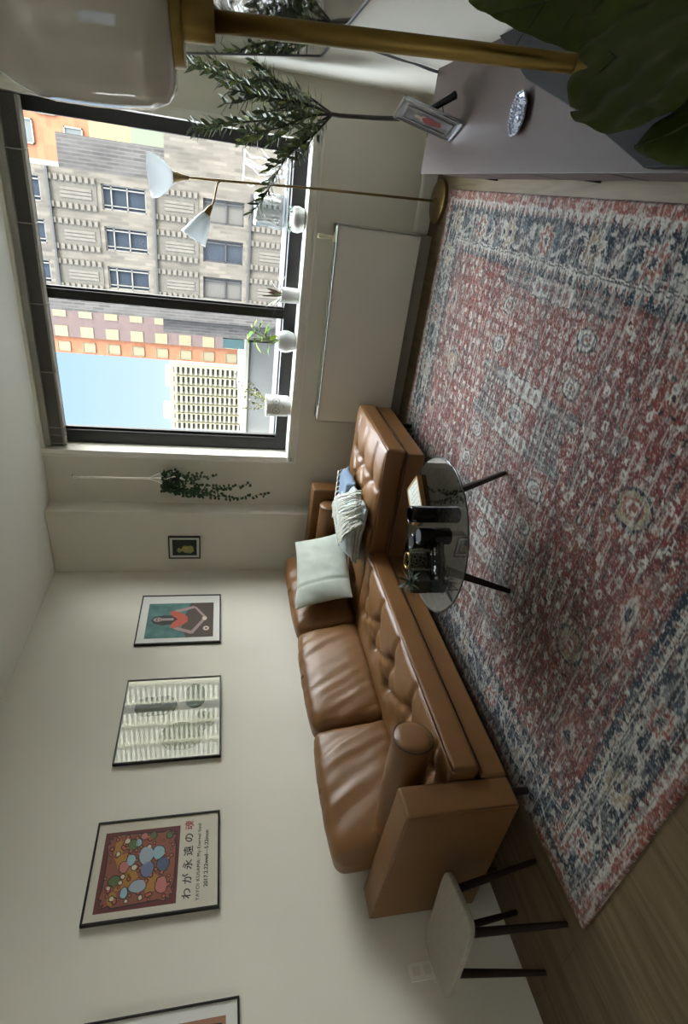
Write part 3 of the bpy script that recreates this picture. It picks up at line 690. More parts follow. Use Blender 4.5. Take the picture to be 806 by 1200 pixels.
cup('tall_vessel', 1.69, 2.13, .041, .125, T, M_jar, 'tall open black cylinder on the glass table beside the pale print', 'vessel')
cup('candle_jar', 1.515, 2.155, .040, .075, T, M_jar, 'short black jar with dull lid nearer the sofa, behind the other lidded jar', 'jar', mat('dull_lid', '#2b2e31', .45))
cup('candle_jar', 1.60, 2.075, .041, .080, T, M_jar, 'short black jar with pale grey lid beside the tall black cylinder', 'jar', M_lid)
# patterned planter pot and spiky plant, tray of black items
pt = empty('patterned_votive', (1.43, 2.11, T), 'black and gold leopard-patterned candle holder with a gold rim on the table', 'candle holder')
m = mat('leopard_pattern', '#0f0f0f', .3); nt = m.node_tree; vz = nt.nodes.new('ShaderNodeTexVoronoi'); vz.feature = 'DISTANCE_TO_EDGE'; vz.inputs['Scale'].default_value = 60; rp = nt.nodes.new('ShaderNodeValToRGB')
rp.color_ramp.elements[0].position = .03; rp.color_ramp.elements[0].color = (*lin('#8b8672'), 1); rp.color_ramp.elements[1].position = .10; rp.color_ramp.elements[1].color = (.006, .006, .006, 1)
tc = nt.nodes.new('ShaderNodeTexCoord'); nt.links.new(tc.outputs['Object'], vz.inputs['Vector']); nt.links.new(vz.outputs['Distance'], rp.inputs[0]); nt.links.new(rp.outputs[0], nt.nodes['Principled BSDF'].inputs['Base Color'])
MB().lathe([(.001, 0), (.040, 0), (.042, .004), (.042, .09), (.036, .09), (.036, .012), (.001, .012)], n=40).build('glass_body', m, pt, auto=35)
MB().lathe([(.036, .088), (.036, .096), (.0425, .096), (.0425, .088)], n=40).build('gold_rim', M_brass, pt, smooth=True)
sp = empty('spiky_plant', (1.365, 2.02, T), 'spiky dark green air plant in a square smoky pot on the glass table', 'plant')
MB().box((-.042, -.042, 0), (.042, .042, .09)).build('pot', mat('smoky_pot', '#33342f', .2), sp, bevel=.006)
lf = MB(); random.seed(9)
def blade(m, base, d, L, w, curl=.3, n=6, up=Vector((0, 0, 1)), mi=0, fold=.25):
    d = Vector(d).normalized(); side = d.cross(up)
    if side.length < 1e-3: side = Vector((1, 0, 0))
    side.normalize(); p = Vector(base); v = []; f = []
    for i in range(n+1):
        t = i/n; ww = w*math.sin(PI*min(1, (t*.92+.08)))**.8*(1 if t < 1 else .0)+.0003; nn = side.cross(d).normalized()
        v += [p-side*ww, p-nn*ww*fold, p+side*ww]
        d = (d-up*curl/n).normalized(); p = p+d*L/n
    for i in range(n):
        for k in range(2): f.append((i*3+k, i*3+k+1, i*3+k+4, i*3+k+3))
    m.add(v, f, mi)
for i in range(70):
    a = random.uniform(0, 2*PI); e_ = random.uniform(.05, 1.3); blade(lf, (0, 0, .085), (math.cos(a)*math.cos(e_), math.sin(a)*math.cos(e_), math.sin(e_)), random.uniform(.05, .095), .0035, .5, 5)
lf.build('leaves', mat('dark_spiky_leaf', '#31432f', .5, col2='#56694d', vscale=30), sp, smooth=True)
ty = empty('mirrored_tray', (1.50, 2.00, T), 'small dark mirrored tray under the two remotes on the glass table', 'tray')
ty.location = (1.52, 1.975, T)
m = MB().box((-.095, -.05, 0), (.095, .05, .004)); 
for a, b_ in (((-.095, -.05), (.095, -.046)), ((-.095, .046), (.095, .05)), ((-.095, -.05), (-.091, .05)), ((.091, -.05), (.095, .05))): m.box((a[0], a[1], .004), (b_[0], b_[1], .016))
m.build('tray_body', mat('dark_mirror', '#3c3b38', .08, .7), ty); ty.rotation_euler = (0, 0, math.radians(35))
def remote(x, y, rz, L, w_, label, btn):
    r_ = empty('remote_control', (x, y, T+.0056), label, 'remote control', None, rz)
    MB().box((-L/2, -w_/2, 0), (L/2, w_/2, .014)).build('body', M_blackg, r_, bevel=.005)
    b_ = MB(); M_b = mat('white_buttons', '#d7d9da', .4)
    for (bx, by, br) in btn: b_.tube([(bx, by, .014), (bx, by, .0155)], br, 14)
    b_.build('buttons', M_b, r_)
remote(1.537, 1.957, math.radians(35), .145, .034, 'black remote with white round buttons lying on the tray', [(.055, 0, .008), (.03, 0, .003), (-.03, 0, .009), (-.045, .006, .006), (-.058, -.004, .005), (.0, 0, .003)])
remote(1.503, 1.991, math.radians(35), .12, .022, 'slim silver-edged remote lying on the tray beside the black one', [(.04, 0, .004)])

# ------------------------------------------------------------------ side stool
st = empty('side_stool', (.368, .917, 0), 'small pale grey wood-topped stool with four dark legs beside the sofa arm', 'stool')
cr = [Vector(q) for q in ((.594, 1.066, 0), (.659, .817, 0), (.145, .766, 0), (.077, 1.021, 0))]; c0 = sum(cr, Vector())/4
ex = ((cr[0]-cr[3])+(cr[1]-cr[2])).normalized(); ey = ((cr[0]-cr[1])+(cr[3]-cr[2])).normalized()
pts = []
for k in range(64):
    a = 2*PI*k/64; c_, s_ = math.cos(a), math.sin(a); e_ = 2/6.5
    p = c0+ex*(.270*abs(c_)**e_*math.copysign(1, c_))+ey*(.136*abs(s_)**e_*math.copysign(1, s_)); pts.append((p.x, p.y))
M_grw = mat('grey_washed_wood', '#a19d92', .6, col2='#979286', vscale=9, stretch=(1.5, 16, 1.5))
ks = [MB().prism(pts, .428, .452).build('seat', M_grw, bevel=.006, seg=3, auto=40)]
for (fx, fy) in ((.544, .823), (.202, .783), (.158, 1.033), (.523, 1.078)):
    t = Vector((c0.x+(fx-c0.x)*.86, c0.y+(fy-c0.y)*.62, .43)); ks.append(MB().tube([t, (fx, fy, 0)], [.018, .012], 14).build('leg', M_walnut, auto=40))
reloc(ks, st)
# ------------------------------------------------------------------ pictures on the walls
M_pf = mat('black_picture_frame', '#151413', .35); M_mat = mat('white_mat_board', '#d9dad6', .7); M_gl = None
WL = Matrix(((0, 0, 1, 0), (1, 0, 0, 0), (0, 1, 0, 0), (0, 0, 0, 1)))   # local x -> +Y, y -> +Z, z -> +X (left wall)
def WLat(y, z, x): M = WL.copy(); M.translation = Vector((x, y, z)); return M
def WBat(x, z, y):                                                   # local x -> +X, y -> +Z, z -> -Y (window wall)
    M = Matrix(((1, 0, 0, 0), (0, 0, -1, 0), (0, 1, 0, 0), (0, 0, 0, 1))); M.translation = Vector((x, y, z)); return M
def flat_poly(m, pts, z, M, mi=0):
    v = [M @ Vector((x, y, z)) for x, y in pts]; m.add(v, [tuple(range(len(v)))], mi)
def framed(name, label, cat, W, H, M, d=.022, fw=.010, paper=M_mat, group=None):
    root = bpy.data.objects.new(name, None); C.objects.link(root); root.matrix_world = M; tag(root, label, cat, group)
    f = MB(); f.box((0, 0, 0), (W, fw, d)); f.box((0, H-fw, 0), (W, H, d)); f.box((0, fw, 0), (fw, H-fw, d)); f.box((W-fw, fw, 0), (W, H-fw, d))
    f.build('frame', M_pf, root, bevel=.0015)
    MB().box((fw, fw, 0), (W-fw, H-fw, d-.006)).build('mat_board', paper, root)
    return root, d-.006
I4 = Matrix.Identity(4)
def ell(cx, cy, rx, ry, n=20, rot=0., wob=0., ph=0.):
    out = []
    for k in range(n):
        a = 2*PI*k/n; r = 1+wob*math.sin(3*a+ph)+wob*.6*math.sin(5*a+2*ph); x, y = rx*r*math.cos(a), ry*r*math.sin(a)
        out.append((cx+x*math.cos(rot)-y*math.sin(rot), cy+x*math.sin(rot)+y*math.cos(rot)))
    return out
def layer(name, polys, col, z, parent, rough=.6):
    m = MB()
    for p in polys: flat_poly(m, p, z, I4)
    return m.build(name+'_pattern', mat('ink_'+name, col, rough), parent)
# exhibition poster
ps, zf = framed('exhibition_poster', 'black-framed exhibition poster with dark red artwork of circles above Japanese lettering', 'poster', .468, .610, WLat(1.300, 1.370, 0), .024, .010, mat('poster_paper', '#cfcabb', .7))
Y0, Z0 = 1.300, 1.370
ax0, ax1, az0, az1 = 1.342-Y0, 1.708-Y0, 1.570-Z0, 1.933-Z0
art = MB().box((ax0, az0, zf), (ax1, az1, zf+.0006)).build('artwork', mat('artwork_red_brown', '#632a28', .6), ps)
random.seed(21); z = zf+.001
edge = []
for k in range(120):
    a = 2*PI*k/120; c_, s_ = math.cos(a), math.sin(a); e_ = .22; r = 1+.035*math.sin(15*a)
    edge.append(((ax0+ax1)/2+(ax1-ax0)*.455*r*abs(c_)**e_*math.copysign(1, c_), (az0+az1)/2+(az1-az0)*.455*r*abs(s_)**e_*math.copysign(1, s_)))
layer('wavy_edge', [edge], '#2f2622', z, art); layer('wavy_field', [[((x-(ax0+ax1)/2)*.965+(ax0+ax1)/2, (y-(az0+az1)/2)*.965+(az0+az1)/2) for x, y in edge]], '#8a4f3e', z+.0004, art)
W_, H_ = ax1-ax0, az1-az0
def P_(fx, fy): return (ax0+fx*W_, az0+fy*H_)
layer('ochre_shapes', [ell(*P_(.55, .70), .075, .035, rot=.5, wob=.2), ell(*P_(.35, .62), .06, .03, rot=-.8, wob=.2), ell(*P_(.78, .80), .05, .022, wob=.2), ell(*P_(.28, .33), .05, .034, wob=.1), ell(*P_(.15, .80), .03, .02)], '#a8772f', z+.0008, art)
blobs = {'blue': ('#6b7596', [(.46, .40, .036, .030)]), 'pale_blue': ('#8fb0bd', [(.66, .27, .032, .028), (.60, .62, .026, .020), (.20, .66, .024, .016), (.82, .55, .018, .015)]),
 'slate': ('#4f5c78', [(.50, .20, .032, .028)]), 'grey_blue': ('#9aa7b4', [(.64, .43, .042, .034), (.26, .50, .028, .038)]), 'green': ('#55663f', [(.80, .62, .026, .022), (.36, .80, .022, .026), (.90, .36, .018, .015), (.88, .14, .016, .014)]),
 'pink': ('#b7706a', [(.52, .70, .026, .022), (.24, .20, .036, .026), (.90, .48, .016, .016)]), 'cream': ('#c9bfa6', [(.50, .57, .012, .012), (.15, .80, .010, .010), (.70, .80, .010, .008), (.86, .70, .012, .012), (.28, .86, .008, .008), (.40, .70, .009, .009), (.75, .40, .009, .009), (.33, .72, .008, .008), (.12, .45, .010, .008), (.10, .62, .007, .007)])}
for nm, (cc, L_) in blobs.items():
    layer('outline_'+nm, [ell(*P_(a, b_), rx+.004, ry+.004, wob=.04, ph=a*9) for a, b_, rx, ry in L_], '#2d2522', z+.0012, art)
    layer('circles_'+nm, [ell(*P_(a, b_), rx, ry, wob=.04, ph=a*9) for a, b_, rx, ry in L_], cc, z+.0016, art)
sm_ = [(random.uniform(.08, .92), random.uniform(.08, .92), random.uniform(.006, .013)) for _ in range(95)]
layer('small_rings', [ell(*P_(a, b_), r, r, 12) for a, b_, r in sm_], '#35261f', z+.0010, art); layer('small_dots', [ell(*P_(a, b_), r*.6, r*.6, 10) for a, b_, r in sm_], '#b0603f', z+.0014, art)
M_tx = mat('poster_lettering', '#2a2a30', .7); M_txr = mat('poster_lettering_red', '#a33f45', .7)
chars = 'わが永遠の魂'
for i, cch in enumerate(chars):
    text('lettering', cch, .050, M_txr if i == 5 else M_tx, ps, Matrix.Translation((1.352-Y0+i*.0655, 1.506-Z0, zf+.0008)), bold=.0004)
text('lettering', 'YAYOI KUSAMA: My Eternal Soul', .0235, M_tx, ps, Matrix.Translation((1.340-Y0, 1.465-Z0, zf+.0008)), sp=1.12)
text('lettering', '2017.2.22wed\u20145.22mon', .0270, M_tx, ps, Matrix.Translation((1.395-Y0, 1.427-Z0, zf+.0008)), bold=.0003, sp=1.0)

# glazed print that mirrors the street
M_mirrorprint = mat('glazed_print', '#b9bcb0', .35, coat=1., coat_ior=3.7, spec=.3)
gp, zf = framed('glazed_print', 'black-framed print of dark green rounded shapes whose glass mirrors the buildings outside', 'picture', .620, .603, WLat(2.100, 1.366, 0), .024, .009, M_mirrorprint)
def shp(name, polys, col, z): 
    m = MB()
    for p in polys: flat_poly(m, p, z, I4)
    o = m.build(name, mat('glaze_'+name, col, .35, coat=1., coat_ior=3.7, spec=.3), gp); return o
def cap(x0, x1, y0, y1, n=10):
    r = min(x1-x0, y1-y0)/2; out = []
    if x1-x0 > y1-y0: cs_ = [((x1-r), (y0+r), -PI/2), (x0+r, y0+r, PI/2)]
    else: cs_ = [(x0+r, y1-r, 0), (x0+r, y0+r, PI)]
    for cx_, cy_, a0 in cs_:
        for k in range(n+1): a = a0+PI*k/n; out.append((cx_+r*math.cos(a), cy_+r*math.sin(a)))
    return out
def yz(y, z): return (y-2.10, z-1.366)
shp('green_capsule', [cap(2.42-2.10, 2.57-2.10, 1.64-1.366, 1.90-1.366)], '#3d4f22', zf+.0005)
shp('green_column', [cap(2.46-2.10, 2.66-2.10, 1.47-1.366, 1.59-1.366)], '#3d4f22', zf+.0006)
shp('olive_disc', [ell(2.26-2.10, 1.60-1.366, .10, .13)], '#66744a', zf+.0004); shp('olive_bean', [ell(2.36-2.10, 1.47-1.366, .075, .06, wob=.1)], '#56653a', zf+.0007)

# portrait print in red
rp_, zf = framed('portrait_print', 'black-framed print of a long-haired figure in a red top on teal, with white mat', 'picture', .540, .605, WLat(3.048, 1.370, 0), .024, .009)
Y0, Z0 = 3.048, 1.370
def q_(l): return [(y-Y0, z_-Z0) for y, z_ in l]
art = MB().box((3.105-Y0, 1.425-Z0, zf), (3.490-Y0, 1.913-Z0, zf+.0006)).build('artwork', mat('teal_paint_ground', '#2f5a58', .6, col2='#4b7d77', vscale=14), rp_)
z = zf+.001
layer('brown_ground', [q_([(3.105, 1.425), (3.49, 1.425), (3.49, 1.60), (3.40, 1.62), (3.30, 1.66), (3.20, 1.655), (3.105, 1.62)])], '#43352c', z, art)
layer('hair', [q_([(3.25, 1.72), (3.24, 1.80), (3.262, 1.862), (3.30, 1.882), (3.338, 1.862), (3.35, 1.80), (3.345, 1.70), (3.30, 1.68)])], '#1c1a1c', z+.0004, art)
layer('skin', [ell(3.305-Y0, 1.835-Z0, .024, .033), q_([(3.292, 1.81), (3.318, 1.81), (3.318, 1.72), (3.292, 1.72)]), q_([(3.375, 1.73), (3.405, 1.72), (3.455, 1.575), (3.43, 1.565), (3.39, 1.66)]), q_([(3.455, 1.585), (3.44, 1.555), (3.32, 1.475), (3.305, 1.49)]), q_([(3.20, 1.72), (3.222, 1.70), (3.175, 1.59), (3.15, 1.57), (3.14, 1.59)]), q_([(3.15, 1.60), (3.142, 1.572), (3.285, 1.49), (3.295, 1.51)])], '#9a8482', z+.0008, art)
layer('red_top', [q_([(3.205, 1.745), (3.215, 1.68), (3.25, 1.64), (3.275, 1.615), (3.33, 1.62), (3.37, 1.66), (3.40, 1.72), (3.385, 1.755), (3.345, 1.735), (3.305, 1.69), (3.26, 1.73)])], '#b04c38', z+.0012, art)
layer('face_marks', [ell(3.296-Y0, 1.842-Z0, .006, .006, 10), ell(3.315-Y0, 1.842-Z0, .006, .006, 10), q_([(3.295, 1.818), (3.315, 1.818), (3.315, 1.822), (3.295, 1.822)])], '#2a2022', z+.0012, art)
layer('pale_flower', [ell(3.305-Y0, 1.492-Z0, .022, .018), ell(3.195-Y0, 1.478-Z0, .024, .022)], '#c9b9ab', z+.0016, art); layer('flower_centre', [ell(3.195-Y0, 1.478-Z0, .010, .010)], '#6a4a42', z+.002, art)

# cut-off picture at the room end
bp_, zf = framed('striped_print', 'black-framed print with dark stripes and rust corner, cut off by the picture edge', 'picture', .60, .604, WLat(.355, 1.287, 0), .024, .009)
art = MB().box((.06, .055, zf), (.545, .29, zf+.0006)).build('artwork', mat('tan_ground', '#9c6f56', .6, var=.1, vscale=10), bp_)
layer('dark_stripes', [[(x, .075), (x+.018, .07), (x+.03, .285), (x+.008, .285)] for x in [.10+.045*i for i in range(10)]], '#231d1c', zf+.001, art)
MB().box((.06, .29, zf), (.545, .545, zf+.0006)).build('pale_panel', mat('pale_panel', '#c9c3b4', .6), bp_)
# small picture on the column
sp_, zf = framed('small_flower_picture', 'small black-framed picture of a pale yellow flower on black, hung on the wall column', 'picture', .222, .258, WBat(.140, 1.542, 3.94), .018, .010)
art = MB().box((.032, .030, zf), (.190, .226, zf+.0006)).build('artwork', mat('black_green_ground', '#11191a', .5, col2='#1f2c26', vscale=12), sp_)
layer('yellow_petals', [ell(.098, .108, .034, .050, wob=.12, rot=.3), ell(.085, .170, .022, .020, wob=.15), ell(.075, .075, .014, .026, rot=.6)], '#a9a464', zf+.001, art)
layer('petal_centre', [ell(.105, .115, .010, .016)], '#c4b45c', zf+.0014, art); layer('pale_leaf', [ell(.07, .172, .010, .014), ell(.06, .09, .008, .02)], '#8a9678', zf+.0014, art)

# ------------------------------------------------------------------ console, television, things on the console
M_con = mat('mauve_brown_wood', '#4d3f39', .45, var=.06, vscale=6, stretch=(6, 1, 6), spec=.3); M_conf = mat('mauve_brown_front', '#4a3a37', .45)
cn = empty('media_console', (3.32, 2.18, 0), 'long low mauve-brown media console on short legs along the right wall', 'console')
ks = [MB().box((3.105, 1.16, .378), (RX-.002, 3.20, .40)).build('top', M_con, bevel=.002)]
ks.append(MB().box((3.125, 1.18, .15), (RX-.004, 3.18, .378)).build('body', M_conf, bevel=.002))
for i in range(4):
    y = 1.20+i*.495; ks.append(MB().box((3.115, y, .165), (3.126, y+.475, .365)).build('drawer', M_conf, bevel=.002)); MB().box((-.006, -.06, -.006), (0, .06, .006)).build('handle', M_pf, ks[-1]).location = (3.115, y+.24, .35)
for x in (3.125, 3.47):
    for y in (1.22, 2.2, 3.13): ks.append(MB().box((x, y, 0), (x+.035, y+.035, .15)).build('leg', M_pf, bevel=.002))
reloc(ks, cn)
bx = empty('black_media_box', (3.32, 1.7, .4), 'angular glossy black box lying on the near end of the console under the large leaves', 'box')
k1 = MB().prism([(3.112, 1.17), (3.53, 1.17), (3.53, 2.44), (3.368, 2.13), (3.25, 1.74), (3.112, 1.37)], .400, .432).build('case', mat('dull_black', '#0b0b0b', .6, spec=.2), bevel=.003); reloc([k1], bx)
tv = empty('television', (3.52, 2.5, .96), 'large flat television tilted on the right wall above the console, its screen reflecting the window', 'television')
TM = Matrix.Rotation(math.radians(-8), 4, 'Y'); TM.translation = Vector((3.505, 3.243, .955))
tw_, th_ = 1.42, .82
k1 = MB().box((0, -tw_, 0), (.03, 0, th_), M=TM).build('casing', M_pf, bevel=.003)
k2 = MB().box((-.002, -tw_+.010, .010), (0, -.010, th_-.010), M=TM).build('screen', mat('tv_screen', '#0b0c0d', .06, spec=.8, coat=1., coat_ior=2.0))
k3 = MB(); k3.box((-.006, -tw_, 0), (0, 0, .008), M=TM); k3.box((-.006, -.008, 0), (0, 0, th_), M=TM); k3 = k3.build('bezel', mat('silver_bezel', '#8b8d90', .35, .8))
ks = [k1, k2, k3]
reloc(ks, tv)
for i, (pts, r) in enumerate(((((3.535, 2.90, .97), (3.532, 2.95, .90), (3.53, 3.06, .79), (3.532, 3.115, .69), (3.53, 3.135, .63), (3.53, 3.15, .58), (3.532, 3.175, .50), (3.53, 3.213, .41), (3.53, 3.23, .30)), .004), (((3.525, 2.86, .97), (3.52, 2.90, .86), (3.52, 3.03, .70), (3.523, 3.12, .55), (3.523, 3.19, .45), (3.523, 3.235, .34)), .0028))):
    ob = MB().tube(pts, r, 8).build('television_cable', mat('grey_cable', '#6f7377', .5), smooth=True)
    tag(ob, ('thicker grey cable hanging down the right wall from the television', 'thinner grey cable beside the thicker one on the right wall')[i], 'cable')
# photo frame on the console
B0, B1 = Vector((3.24, 2.84, .404)), Vector((3.296, 2.70, .404)); ex = (B1-B0).normalized(); nrm = Vector((ex.y, -ex.x, 0)); upv = (Vector((0, 0, 1))-nrm*.22).normalized()
PM = frameM(B0, ex, upv); W_ = (B1-B0).length; H_ = .275
pf = bpy.data.objects.new('photo_frame', None); C.objects.link(pf); pf.matrix_world = PM; tag(pf, 'silver mirror-bordered photo frame standing on the console', 'photo frame')
M_sil = mat('mirror_bevel', '#c6c8cb', .12, .9); m = MB()
m.box((0, 0, 0), (W_, H_, .012)); m.build('frame', mat('frosted_silver', '#a9adb2', .25, .6), pf, bevel=.002)
m = MB()
for a, b_ in (((0, 0), (W_, .007)), ((0, H_-.007), (W_, H_)), ((0, 0), (.007, H_)), ((W_-.007, 0), (W_, H_)), ((.030, .030), (W_-.030, .036)), ((.030, H_-.036), (W_-.030, H_-.030)), ((.030, .03), (.036, H_-.03)), ((W_-.036, .03), (W_-.03, H_-.03))): m.box((a[0], a[1], .011), (b_[0], b_[1], .016))
m.build('beaded_border', M_sil, pf)
ph_ = MB().box((.036, .036, .012), (W_-.036, H_-.036, .0135)).build('photograph', mat('photo_ground', '#4c4e44', .3, col2='#8f9298', vscale=18), pf)
m = MB(); flat_poly(m, ell(.075, .12, .022, .045, wob=.08), .0145, I4); m.build('red_dress', mat('photo_red', '#7c3a3c', .4), ph_); m = MB(); flat_poly(m, ell(.075, .185, .012, .015), .0145, I4); flat_poly(m, ell(.075, .158, .02, .016), .0144, I4); m.build('pale_figure', mat('photo_pale', '#a79a8c', .4), ph_)
m = MB(); m.tube([(W_*.5, H_*.62, 0), (W_*.5, H_*.18, -.13)], [.012, .018], 6); m.tube([(W_*.5, H_*.33, -.065), (W_*.5, .06, -.01)], .003, 5); m.build('easel_leg', M_pf, pf)
dish = empty('beaded_dish', (3.28, 2.165, .401), 'small scalloped oval silver beaded trinket dish on the console', 'dish', None, math.radians(8))
m = MB(); M_cry = mat('silver_crystal', '#b9bfcb', .2, .6)
prof = [(.001, .006), (.7, .006), (.9, .012), (1.0, .016), (.98, .011), (.72, 0), (.001, 0)]
v = []; n = 64; f = []
for (r, zz) in prof:
    for k in range(n):
        a = 2*PI*k/n; s_ = 1+.09*abs(math.sin(4*a)); v.append((.062*r*s_*math.cos(a), .050*r*s_*math.sin(a), zz))
for i in range(len(prof)-1):
    for k in range(n): f.append((i*n+k, i*n+(k+1) % n, (i+1)*n+(k+1) % n, (i+1)*n+k))
mesh('dish_body', v, f, M_cry, dish, True)
bd = MB()
def bead(m, x, y, z, r): m.lathe([(r*math.sin(PI*i/6)+.0001, z-r*math.cos(PI*i/6)) for i in range(7)], (x, y, 0), 8)
for k in range(36):
    a = 2*PI*k/36; s_ = 1+.09*abs(math.sin(4*a)); bead(bd, .060*s_*math.cos(a), .048*s_*math.sin(a), .017, .0042)
    if k % 2: bead(bd, .044*s_*math.cos(a), .034*s_*math.sin(a), .012, .0036)
for k in range(8): bead(bd, .022*math.cos(k*PI/4), .016*math.sin(k*PI/4), .012, .005)
bead(bd, 0, 0, .012, .008); bd.build('beads', mat('crystal_beads', '#ccd3e2', .12, .5), dish, smooth=True)

# ------------------------------------------------------------------ lamps
M_opal = mat('opal_glass', '#dfe3e4', .25, spec=.5, coat=.5)
M_opal.node_tree.nodes['Principled BSDF'].inputs['Transmission Weight'].default_value = .0
M_opal.node_tree.nodes['Principled BSDF'].inputs['Subsurface Weight'].default_value = .0
nt = M_opal.node_tree; b_ = nt.nodes['Principled BSDF']; tr = nt.nodes.new('ShaderNodeBsdfTranslucent'); tr.inputs[0].default_value = (.9, .92, .92, 1); mx = nt.nodes.new('ShaderNodeMixShader'); mx.inputs[0].default_value = .38
nt.links.new(b_.outputs[0], mx.inputs[1]); nt.links.new(tr.outputs[0], mx.inputs[2]); nt.links.new(mx.outputs[0], nt.nodes['Material Output'].inputs[0])
fl = empty('floor_lamp', (3.0, 3.955, 0), 'slim brass floor lamp with two white glass shades standing by the window', 'floor lamp')
ks = [MB().lathe([(.001, .0), (.13, .0), (.132, .004), (.13, .022), (.124, .026), (.02, .030), (.012, .05), (.001, .05)], (3.0, 3.955, 0), 48).build('base', M_brassd, auto=35)]
ks.append(MB().tube([(3.0, 3.955, .03), (2.972, 3.955, .8), (2.94, 3.955, 1.40), (2.928, 3.955, 1.64)], .0075, 10).build('pole', M_brassd, smooth=True))
ks.append(MB().tube([(2.930, 3.955, 1.60), (2.928, 3.955, 1.635), (2.926, 3.955, 1.66), (2.922, 3.955, 1.70)], [.010, .016, .024, .030], 20).build('shade_holder', M_brassd, smooth=True))
def bell(name, base, axis, L_, r0, r1, parent_list, label):
    prof = []
    for i in range(13):
        t = i/12; r = r0+(r1-r0)*(math.sin(t*PI/2)**.85 if r1 > .1 else t**.8); prof.append((r, L_*t))
    prof += [(r-.003, zz) for r, zz in prof[::-1]]
    o = MB().lathe(prof, n=40, M=frameM(base, None, z=axis)).build(name, M_opal, smooth=True); parent_list.append(o); tag(o, label); return o
bell('glass_shade', (2.924, 3.955, 1.685), (-.08, 0, 1), .135, .028, .118, ks, 'upper white glass bowl shade opening upwards')
gp_ = [(2.942, 3.955, 1.375), (2.938, 3.952, 1.41), (2.925, 3.945, 1.428), (2.89, 3.93, 1.437), (2.84, 3.92, 1.447), (2.80, 3.91, 1.46)]
ks.append(MB().tube(gp_, .0055, 8).build('gooseneck', M_brassd, smooth=True))
ax_ = Vector((2.575, 3.88, 1.59))-Vector((2.785, 3.91, 1.475))
ks.append(MB().tube([Vector((2.80, 3.91, 1.462)), Vector((2.785, 3.908, 1.474)), Vector((2.785, 3.91, 1.475))+ax_*.22], [.010, .016, .029], 18).build('shade_holder', M_brassd, smooth=True))
bell('glass_shade', Vector((2.785, 3.91, 1.475))+ax_*.16, ax_, .165, .026, .083, ks, 'lower white glass cone shade on the gooseneck')
reloc(ks, fl)

bf = empty('brass_floor_lamp', (3.233, .90, 0), 'thick brass floor lamp with opal white glass shade in the near foreground', 'floor lamp')
pb, ptp = Vector((3.233, .90, 0)), Vector((3.128, .90, 1.462)); axd = (ptp-pb).normalized()
ks = [MB().lathe([(.001, 0), (.14, 0), (.142, .006), (.14, .02), (.02, .026), (.015, .05), (.001, .05)], pb, 56).build('base', M_brass, auto=35)]
ks.append(MB().tube([pb+axd*.03, pb+axd*.93], .0125, 24).build('pole', M_brass, smooth=True))
ks.append(MB().tube([pb+axd*.93, pb+axd*.932, pb+axd*1.43], [.0125, .0117, .0117], 24).build('pole_sleeve', M_brass, smooth=True))
Lm = (ptp-pb).length; Mz = frameM(pb, None, z=axd)
ks.append(MB().lathe([(.001, Lm-.05), (.021, Lm-.05), (.023, Lm-.046), (.023, Lm-.012), (.049, Lm-.012), (.050, Lm-.008), (.050, Lm), (.001, Lm)], n=40, M=Mz).build('shade_collar', M_brass, auto=35))
M_op2 = mat('opal_dome', '#c7c5be', .12, spec=.6, coat=1.)
R_ = .094; prof = [(.045, Lm), (.07, Lm+.001), (.086, Lm+.012), (R_, Lm+.035)]+[(R_+.002*math.sin(PI*t/6), Lm+.035+.10*t/6) for t in range(1, 7)]+[(R_*math.cos(PI/2*t/12), Lm+.135+.105*math.sin(PI/2*t/12)) for t in range(1, 12)]+[(.001, Lm+.24)]
o = MB().lathe(prof, n=72, M=Mz).build('glass_shade', M_op2, smooth=True); tag(o, 'rounded opal glass shade'); ks.append(o)
reloc(ks, bf)

# ------------------------------------------------------------------ plants
M_leaf = mat('olive_leaf', '#7a875f', .42, col2='#3e5038', vscale=7); M_leafl = mat('young_olive_leaf', '#98a85a', .5)
M_bark = mat('olive_bark', '#3f3a33', .8, var=.15, vscale=30)
ot = empty('olive_tree', (3.37, 3.60, 0), 'slender artificial olive tree with drooping leafy branches in the right window corner', 'tree')
ks = [MB().lathe([(.001, .0), (.10, 0), (.105, .01), (.125, .24), (.118, .245), (.112, .225), (.001, .225)], (3.37, 3.60, 0), 36).build('pot', mat('dark_nursery_pot', '#2b2b2b', .6), auto=35)]
random.seed(31); tb = MB(); lv = MB()
def branch(pts, r0, r1, leaves, L0=.070, lean=0., start=.15, spread=.9, mib=.12):
    P = [Vector(p) for p in pts]
    # resample with a Catmull-Rom curve
    Q = []
    for i in range(len(P)-1):
        a, b_, c_, d = P[max(i-1, 0)], P[i], P[i+1], P[min(i+2, len(P)-1)]
        for k in range(6):
            t = k/6; Q.append(.5*((2*b_)+(c_-a)*t+(2*a-5*b_+4*c_-d)*t*t+(-a+3*b_-3*c_+d)*t**3))
    Q.append(P[-1]); n = len(Q); tb.tube(Q, [r0+(r1-r0)*i/(n-1) for i in range(n)], 7)
    for k in range(leaves):
        t = start+(1-start)*k/leaves; i = min(n-2, int(t*(n-1))); p = Q[i].lerp(Q[i+1], t*(n-1)-i); tg = (Q[i+1]-Q[i]).normalized()
        an = k*2.4+random.uniform(-.5, .5); o1 = tg.orthogonal().normalized(); o2 = tg.cross(o1); side = o1*math.cos(an)+o2*math.sin(an)
        d = (tg*random.uniform(.5, 1.1)+side*spread*random.uniform(.6, 1.1)).normalized()
        blade(lv, p, d, L0*random.uniform(.7, 1.25), random.uniform(.0075, .012), random.uniform(-.1, .5), 5, mi=1 if random.random() < mib else 0)
    return Q
tb.tube([(3.37, 3.60, .22), (3.365, 3.61, .42), (3.345, 3.62, .60), (3.33, 3.63, .78), (3.33, 3.63, .83)], [.013, .012, .0115, .011, .010], 10)
